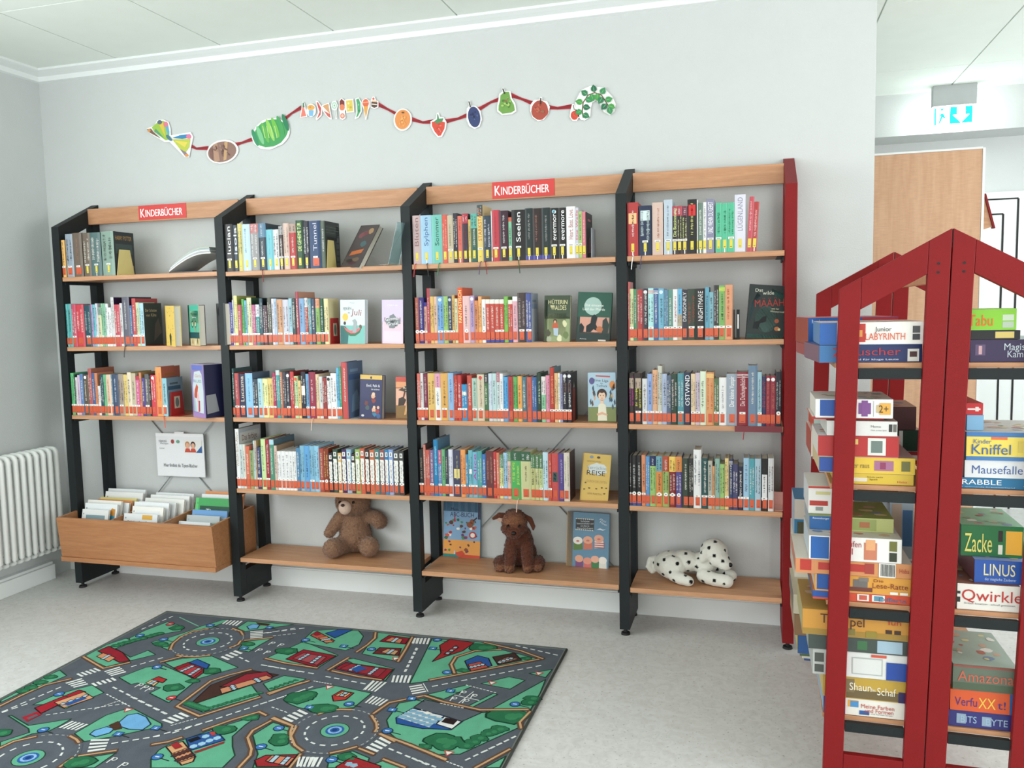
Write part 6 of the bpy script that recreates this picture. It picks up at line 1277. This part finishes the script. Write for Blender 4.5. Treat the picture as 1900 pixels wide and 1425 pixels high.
def txa(items, rects=()):
    def f(q, F, w, h):
        for i, (x0, y0, x1, y1, c) in enumerate(rects): q.rect(x0, y0, x1, y1, G(F, 1+i), c)
        n = len(rects)+2
        for s_, x, y, hh, ww, c in items:
            q.text(s_, x*w, y*h, hh*h, (lambda a, b_: G(F, n)(a/w, b_/h)), c, w=ww*w)
    return f
def zpx(py, px, v): # height on the front plane of a stack
    y = yplane(v, 1); z = 1
    for _ in range(4): y = yplane(v, z); z = at(px, py, 1, y).z
    return z
def stack(zb_, lst):
    z = zb_
    for x0, x1, py, pxr, v, dep, col, label, kw in lst:
        zt = zpx(py, pxr, v); gbox(x0, x1, z, max(zt, z+.008), v, dep, col, label, **kw); z = max(zt, z+.008)
    return z
TB = .0148
# ---- left side, nearest stacks
stack(RZ['A']+TB, [
 (1519, 1713, 640, 1600, .03, .27, '22305e', 'dark blue game box with wavy red lettering, left top level', dict(rz=5, side='7a5a6a', top='4a5a8a', art=txa([('rauscher', .52, .62, .42, .55, 'a82c34'), ('Z', .18, .6, .5, .1, 'a82c34'), ('ein Spiel für kluge Leute', .5, .18, .1, .55, 'cfd4e0')], [(0, .02, .22, .98, '35689a'), (.86, .05, .97, .75, 'd8d8d2'), (.88, .3, .95, .6, '4a2c2c')]))),
 (1521, 1713, 597, 1640, .03, .25, 'e3e1dc', 'white junior labyrinth game box with red badge, left top level', dict(side='5a86b4', top='c9a8a0', art=txa([('Junior', .62, .68, .2, .16, '33343a'), ('LABYRINTH', .64, .36, .3, .38, 'd0562e')], [(0, .02, .17, .98, '1f5ca8'), (.34, .12, .45, .92, 'b83428'), (.37, .35, .42, .65, 'd89a4a'), (.9, .5, .97, .8, '44464a'), (.9, .2, .97, .46, '33343a')])))])
stack(RZ['A']+TB, [
 (1500, 1664, 640, 1500, .32, .27, '2a4a86', 'blue game box behind the dark blue one, left top level', dict(rz=5, side='a04a4a', top='8a9ab8')),
 (1499, 1668, 590, 1500, .32, .27, '225aa4', 'blue and red game box behind the white labyrinth box', dict(rz=5, side='9a4438', top='c44a52', art=txa([('Ravensburger', .12, .86, .14, .16, 'dfe6f0')], [(.6, .02, 1, .98, 'a8303a')])))])
stack(RZ['B']+TB, [
 (1548, 1695, 880, 1640, .035, .24, 'd2b43c', 'yellow game box at the bottom of the left second-level pile', dict(side='b8a050', top='d9c870', art=txa([('Wissen', .12, .75, .14, .12, '4a3a24'), ('Lernen', .12, .5, .14, .12, '4a3a24'), ('Schule macht', .52, .7, .14, .2, '4a3a24'), ('Spaß', .5, .48, .14, .1, '4a3a24'), ('Haba', .86, .3, .16, .12, 'a83a24')], [(.22, .25, .42, .6, 'd9d2c4'), (.8, .2, .95, .42, 'd9a84a')]))),
 (1520, 1698, 850, 1660, .035, .25, 'dcbc42', 'yellow game box with purple clown picture, second from bottom', dict(side='cdb88c', top='b89a9a', art=txa([('Elfer raus', .42, .5, .3, .22, '7a6a3a')], [(.0, .05, .33, .95, '2a50a0'), (.58, .2, .78, .8, 'a06a8a'), (.64, .3, .7, .7, '8a3a5a'), (.86, .2, .95, .8, '6a6a3a')]))),
 (1518, 1668, 810, 1640, .035, .25, 'b02a2a', 'red game box with small framed picture, left second level', dict(side='d9d4cc', top='cdd6da', art=txa([], [(.62, .1, .84, .9, 'd8dcd6'), (.66, .22, .8, .78, '6a7a74'), (.45, .6, .5, .85, 'd9c070')]))),
 (1534, 1665, 782, 1640, .035, .22, 'd9dad7', 'thin white game box with small print, left second level', dict(side='c9cfc9', top='b9a09c', art=txa([('Memo', .7, .65, .15, .14, '666'), ('Mein erstes Spiel', .74, .4, .1, .22, '777')], [(.88, .3, .93, .8, '333'), (.94, .3, .99, .8, '6a6a64')]))),
 (1507, 1640, 775, 1600, .06, .22, 'b5282c', 'thin red and orange puzzle box under the white puzzle box', dict(side='d06a3a', top='e4dcd8')),
 (1513, 1657, 741, 1640, .035, .22, 'e2e3e4', 'white puzzle box with purple puzzle piece and orange number badge', dict(side='dfdad0', top='d8d4cf', art=txa([('2+', .88, .5, .38, .12, '4a3a1a')], [(.06, .1, .32, .95, '1f4f9c'), (.56, .22, .72, .8, '7a4a8a'), (.6, .1, .68, .92, '7a4a8a'), (.75, .1, .755, .9, '888'), (.79, .3, .83, .7, 'c9b080'), (.83, .2, .97, .8, 'dba648')])))])
stack(RZ['B']+TB, [
 (1600, 1704, 838, 1690, .38, .25, 'a02830', 'red box seen behind the pile beside the inner red post', dict(top='c9c0b8', art=txa([], [(.8, .3, .98, .7, 'd8d4cc')]))),
 (1592, 1708, 798, 1690, .38, .25, '1f3a2c', 'dark green and white box behind the yellow pile', dict(top='c9b8a8', side='ddd', art=txa([], [(.66, .05, .72, .95, 'd9d9d4')]))),
 (1590, 1700, 755, 1690, .38, .2, '4a2a2a', 'dark brown box topmost behind the yellow pile', dict(top='b9a090'))])
stack(RZ['B']+TB, [(1508, 1640, 850, 1520, .42, .25, 'c8b8a4', 'beige box low down behind the left second-level pile', dict(side='8a8a6a')), (1505, 1640, 800, 1520, .42, .25, 'e4ddd2', 'cream box behind the left second-level pile', dict(side='a84a3a')), (1510, 1640, 772, 1520, .42, .25, 'bcd0c8', 'pale green box topmost behind the left second-level pile', dict(side='b8442c'))])
stack(RZ['C']+TB, [
 (1508, 1690, 1104, 1640, .03, .27, 'c8482c', 'orange-red game box with two card pictures at the bottom of the left third-level pile', dict(side='4a5a7a', top='d08a5a', art=txa([('Differix', .82, .45, .45, .28, '3f6a8a')], [(0, .25, .16, .98, '1f4f9c'), (.46, .15, .58, .9, 'dfe0da'), (.48, .25, .56, .8, 'c05a4a'), (.61, .15, .74, .9, 'dfe0da'), (.63, .25, .72, .8, '5a8aa0')]))),
 (1512, 1692, 1072, 1640, .03, .26, 'd2963c', 'gold game box with grey rat and brown lettering, left third level', dict(side='d9c4b4', top='cfa86a', art=txa([('Die', .66, .8, .16, .1, '7a2c1a'), ('Lese-Ratte', .78, .52, .3, .36, '7a2c1a')], [(.02, .1, .17, .98, '1f5099'), (.26, .55, .33, .9, '4a6aa0'), (.4, .3, .55, .8, '6a6664'), (.36, .12, .6, .36, '6a3428'), (.46, .7, .56, .92, '77726e'), (.78, .06, .86, .2, 'e4e2d8'), (.88, .06, .96, .2, 'e4e2d8')]))),
 (1476, 1693, 1045, 1640, .03, .28, 'c98a58', 'large peach game box with red stripe and bar code, left third level', dict(side='b8705a', top='ddd4c6', art=txa([('Haba', .93, .55, .3, .08, '9a2a24')], [(.0, .0, .17, .99, 'c88458'), (.04, .2, .14, .95, 'b0342a'), (.2, .3, .6, .8, 'b0322c'), (.6, .2, .68, .9, '9c3a30'), (.72, .02, .86, .98, 'e0dfda')]+[(.735+.011*k, .12, .741+.011*k, .92, '333') for k in range(11)]))),
 (1501, 1673, 1000, 1640, .03, .24, 'e2e1dd', 'white shopping game box with red lettering and animal figure, left third level', dict(side='b9c4cc', top='cdc9c0', art=txa([('einkaufen', .42, .72, .24, .3, '9a2430'), ('Spiel', .38, .42, .26, .2, '9a2430')], [(.02, .05, .22, .95, '1f5ba4'), (.6, .1, .74, .8, 'c0785c'), (.62, .5, .72, .92, 'd9a070'), (.87, .5, .95, .9, '6a6a30'), (.87, .08, .95, .44, '2f3424')]))),
 (1502, 1658, 963, 1640, .10, .22, '2a5f9a', 'blue-sided box with green picture lid, left third level', dict(side='8a9aa4', top='8fa05a', art=txa([('Ravensburger', .14, .85, .14, .2, 'dfe6f0')], [(.3, .0, 1, .99, 'b9c07a'), (.5, .1, .8, .9, '9aa864'), (.6, .3, .72, .7, 'b0704a')]))),
 (1500, 1545, 903, 1520, .13, .22, 'e2e2de', 'white box with red fire engine on top of the left third-level pile', dict(side='ccc', art=txa([], [(0, .93, 1, 1, 'c03a30'), (.3, .7, .9, .82, 'c9c48a'), (.05, .3, .8, .48, 'b0382e'), (.3, .12, .6, .26, '8a8f8a')])))])
stack(RZ['C']+TB, [(1640, 1697, 1040, 1680, .33, .25, 'dcd6d2', 'white box with small red pictures behind the shopping game', dict(art=txa([], [(.2, .1, .9, .3, 'b8404a'), (.2, .4, .9, .6, '9aa0a8'), (.2, .7, .9, .92, 'b8404a')]))), (1650, 1695, 925, 1680, .36, .2, 'b9ccd6', 'tall pale blue box standing behind the shopping game', dict(top='eee', art=txa([], [(.1, .1, .5, .9, 'cdb8a4'), (.55, .2, .95, .8, '4f7fb0')]))), (1598, 1668, 912, 1640, .36, .2, '6a2830', 'dark red and white boxes behind the green picture lid', dict(art=txa([], [(.1, .2, .35, .9, 'c9c9c4'), (.5, .3, .8, .9, '5a5a5a')])))])
stack(RZ['C']+TB, [(1476, 1600, 1060, 1490, .55, .3, '3a4a54', 'dark box low behind the peach box', dict(side='8a8a8a')), (1480, 1600, 1030, 1490, .55, .3, 'c9c4ba', 'pale box behind the peach box', dict(side='b89a84'))])
zc = zpx(1000, 1485, .6)
gbox(1474, 1500, zpx(1000, 1485, .6), zpx(927, 1485, .6), .6, .2, '2f78a4', 'blue and sand coloured box standing far back at the rack end', side='9aa8b8', art=txa([], [(0, .5, 1, 1, 'c9bfb4'), (.2, .08, .9, .44, '4a4a34')]))
stack(zpx(1080, 1485, .6), [(1474, 1560, 1000, 1485, .6, .3, 'd8d4c6', 'cream box under the blue and sand coloured box at the far rack end', dict(side='c9c4b4'))])
stack(RZ['D']+TB, [
 (1528, 1681, 1300, 1620, .03, .26, 'e0ddd4', 'white game box of colours and shapes with red lettering, lowest left level', dict(side='8aa4bc', top='d0a070', art=txa([('Meine Farben', .66, .62, .24, .4, 'b0342a'), ('und Formen', .68, .38, .24, .34, 'b0342a'), ('Farben und Formen lernen', .66, .2, .08, .36, '555')], [(0, .02, .27, .98, '24489a'), (.3, .5, .43, .9, 'dca24a'), (.33, .5, .43, .86, '4a8ac0'), (.44, .1, .56, .34, '2f5a9c')]))),
 (1527, 1683, 1260, 1620, .03, .26, 'b8983c', 'olive gold game box with white sheep title, lowest left level', dict(side='c9b070', top='c0a24a', art=txa([('Shaun', .45, .58, .34, .26, 'e6e2d0'), ('das', .6, .5, .14, .06, 'e6e2d0'), ('Schaf', .76, .46, .34, .22, 'e6e2d0')], [(.28, .05, .9, .42, '6a5a3a'), (.25, .3, .38, .9, '7a6a4a'), (.9, .02, 1, .5, '2a2458')]))),
 (1508, 1684, 1213, 1620, .03, .27, 'd6d8d6', 'white and blue game box with grey frame, lowest left level', dict(side='b0b4b0', top='4a5450', art=txa([], [(.0, .02, .16, .98, 'b4b8b4'), (.02, .1, .12, .4, '4a4e4a'), (.02, .5, .12, .85, '4a4e4a'), (.42, .15, .74, .8, 'a8aeac'), (.43, .19, .73, .76, 'd2d5d2'), (.62, .85, .78, .95, 'c8503c'), (.78, .02, 1, .7, '24489a')]))),
 (1500, 1684, 1186, 1620, .03, .27, '3e4844', 'dark grey-green game box beneath the gold one, lowest left level', dict(side='9aa49a', top='57605a', art=txa([], [(.5, .2, .6, .8, '3a6a44'), (.7, .1, .95, .9, '9ab4c4')]))),
 (1489, 1688, 1137, 1600, .03, .28, 'c08a38', 'gold-brown game box lettered Ton and pel, topmost on the lowest left level', dict(side='a8a070', top='b8904a', art=txa([('Ton', .27, .68, .36, .2, '4a2418'), ('pel', .52, .62, .36, .13, '4a2418'), ('fun', .86, .7, .2, .12, 'b0301e')], [(0, .02, .99, .25, '9a7a34'), (.3, .1, .5, .35, '7a7038'), (.78, .25, .84, .4, '3a2418'), (.86, .25, .92, .4, '3a2418'), (.6, .05, .7, .3, '8a7a30')])))])
stack(RZ['D']+TB, [(1492, 1600, 1300, 1510, .4, .3, '35548a', 'blue box undermost behind the lowest left pile', dict(side='4a70a0')), (1488, 1600, 1262, 1510, .4, .3, 'd2cfc0', 'pale box just above the blue one behind the lowest left pile', dict(side='b9c0b8')), (1484, 1600, 1222, 1500, .4, .3, '4f6a50', 'dark green box behind the lowest left pile', dict(side='5a7a6a')), (1480, 1600, 1180, 1500, .4, .3, '2f5a94', 'mid blue box behind the gold-brown Ton box', dict(side='c9b050')), (1474, 1600, 1140, 1490, .4, .3, '8a6a4a', 'brown picture box behind the lowest left pile', dict(side='9a8060')), (1472, 1600, 1104, 1490, .4, .3, 'c9bfa8', 'beige box topmost behind the lowest left pile', dict(side='6a6a64'))])
# ---- right side
stack(RZ['A']+TB, [
 (1800, 1960, 630, 1860, .03, .27, '33274a', 'dark purple game box with silver gothic lettering, right top level', dict(side='2a2040', top='aab4b8', art=txa([('Magische', .6, .68, .3, .4, 'b9c4cc'), ('Kammer', .62, .36, .3, .36, 'b9c4cc')], [(.06, .3, .18, .78, '5a4a6a'), (.1, .35, .14, .72, 'c09aa0')]))),
 (1801, 1893, 613, 1860, .03, .2, '17181a', 'thin black game box with gold label, right top level', dict(side='111', art=txa([], [(.5, .15, .88, .85, 'c9b46a')]))),
 (1795, 1886, 573, 1840, .03, .2, '7fbc34', 'green party game box lettered Tabu, right top level', dict(side='3a5a6a', top='8ac040', art=txa([('Tabu', .27, .48, .52, .5, 'd9641e')], [(.72, .45, .95, .72, 'b9c8b0'), (.72, .12, .95, .4, 'a8b8a4')])))])
stack(RZ['B']+TB, [
 (1745, 1960, 888, 1860, .03, .27, '1f6a94', 'dark blue word game box with large white capitals, right second level', dict(side='1a4f74', top='3a7a9a', art=txa([('SCRABBLE', .30, .6, .46, .47, 'e9ecec'), ('Junior', .84, .55, .34, .24, 'c9a468'), ('das spannende Kreuzwortspiel', .4, .16, .1, .5, 'a9c4d4')]))),
 (1790, 1960, 855, 1860, .03, .27, 'd3d6d8', 'white game box lettered Mausefalle, right second level', dict(side='b9bfc4', top='a0a890', art=txa([('Mausefalle', .36, .48, .46, .56, '3f5a94')]))),
 (1793, 1960, 803, 1860, .03, .27, 'e2cc5c', 'yellow and blue dice game box lettered Kniffel, right second level', dict(side='7a98b4', top='cfd2ce', art=txa([('Kinder', .18, .68, .16, .2, '2f62a0'), ('Kniffel', .28, .4, .36, .44, '3a5f94')], [(0, .84, 1, 1, '3f74ac'), (0, 0, 1, .14, '3f74ac'), (.28, .74, .46, .84, 'd8693a'), (.58, .3, .7, .7, 'd2bd5a')]))),
 (1794, 1825, 770, 1810, .06, .18, '7fb0d4', 'small light blue box under the red arrow box', dict(side='6aa0c8')),
 (1792, 1824, 748, 1810, .06, .18, 'c0262c', 'small red box with white arrow sign, right second level', dict(side='a02024', art=txa([], [(.1, .4, .85, .55, 'e9d8d4'), (.55, .3, .75, .68, 'e9d8d4')])))])
stack(RZ['C']+TB, [
 (1776, 1893, 1086, 1840, .03, .27, 'dcd9d2', 'white tile game box with big red title Qwirkle, right third level', dict(side='d2cec6', top='9a6a5a', art=txa([('Qwirkle', .55, .58, .42, .95, 'b32a24'), ('Einfach hinsetzen - schnell gewonnen', .52, .26, .07, .8, '666')], [(-.0, .28, .05, .48, '222'), (0, .6, .05, .7, '222')]))),
 (1808, 1925, 1041, 1860, .045, .25, '2450a0', 'blue game box with cream lettering LINUS, right third level', dict(side='7a4a54', top='8a9ad0', art=txa([('LINUS', .4, .6, .5, .5, 'ddd4a0'), ('der magische Zauberer', .42, .2, .12, .5, 'b4c8e8'), ('11', .85, .6, .4, .2, 'c9a060')]))),
 (1783, 1899, 976, 1840, .08, .22, '1f6a3a', 'green game box with title Zicke Zacke and yellow badge, right third level', dict(side='2a5a3a', top='8fc4a4', art=txa([('Zacke', .28, .45, .6, .44, 'e0d670')], [(.72, .1, .98, .85, 'd9a23a'), (.6, .5, .67, .85, '2a1a1a'), (.6, .1, .67, .4, 'dcd8c8')])))])
stack(RZ['D']+TB, [
 (1760, 1885, 1322, 1820, .03, .27, '2f2f70', 'dark violet game box with pale dice letters, lowest right level', dict(side='24245a', top='3a3a80', art=txa([('BITS', .3, .5, .4, .24, '9ab4cc'), ('BYTE', .72, .46, .4, .32, '9ab4cc')], [(.12, .22, .26, .8, '8aa0b4'), (.5, .18, .64, .74, '8aa0b4')]))),
 (1763, 1886, 1283, 1820, .03, .27, 'cc562c', 'orange game box with purple and yellow title, lowest right level', dict(side='b84a2a', top='e07a34', art=txa([('Verfu', .24, .45, .4, .34, '4a2c70'), ('XX', .56, .45, .5, .26, 'e0b84a'), ("t!", .78, .42, .36, .12, '4a2c70')], [(.9, .02, 1, .98, '2a62a0')]))),
 (1768, 1888, 1236, 1820, .03, .27, '5f6a5c', 'grey-green adventure game box lettered Amazonas, lowest right level', dict(side='6a7468', top='a4b8ac', art=txa([('Amazonas', .55, .56, .4, .95, 'b8604a')], [(0, .02, 1, .3, '4a5a46'), (0, .9, 1, .98, '8a4a40')])))])
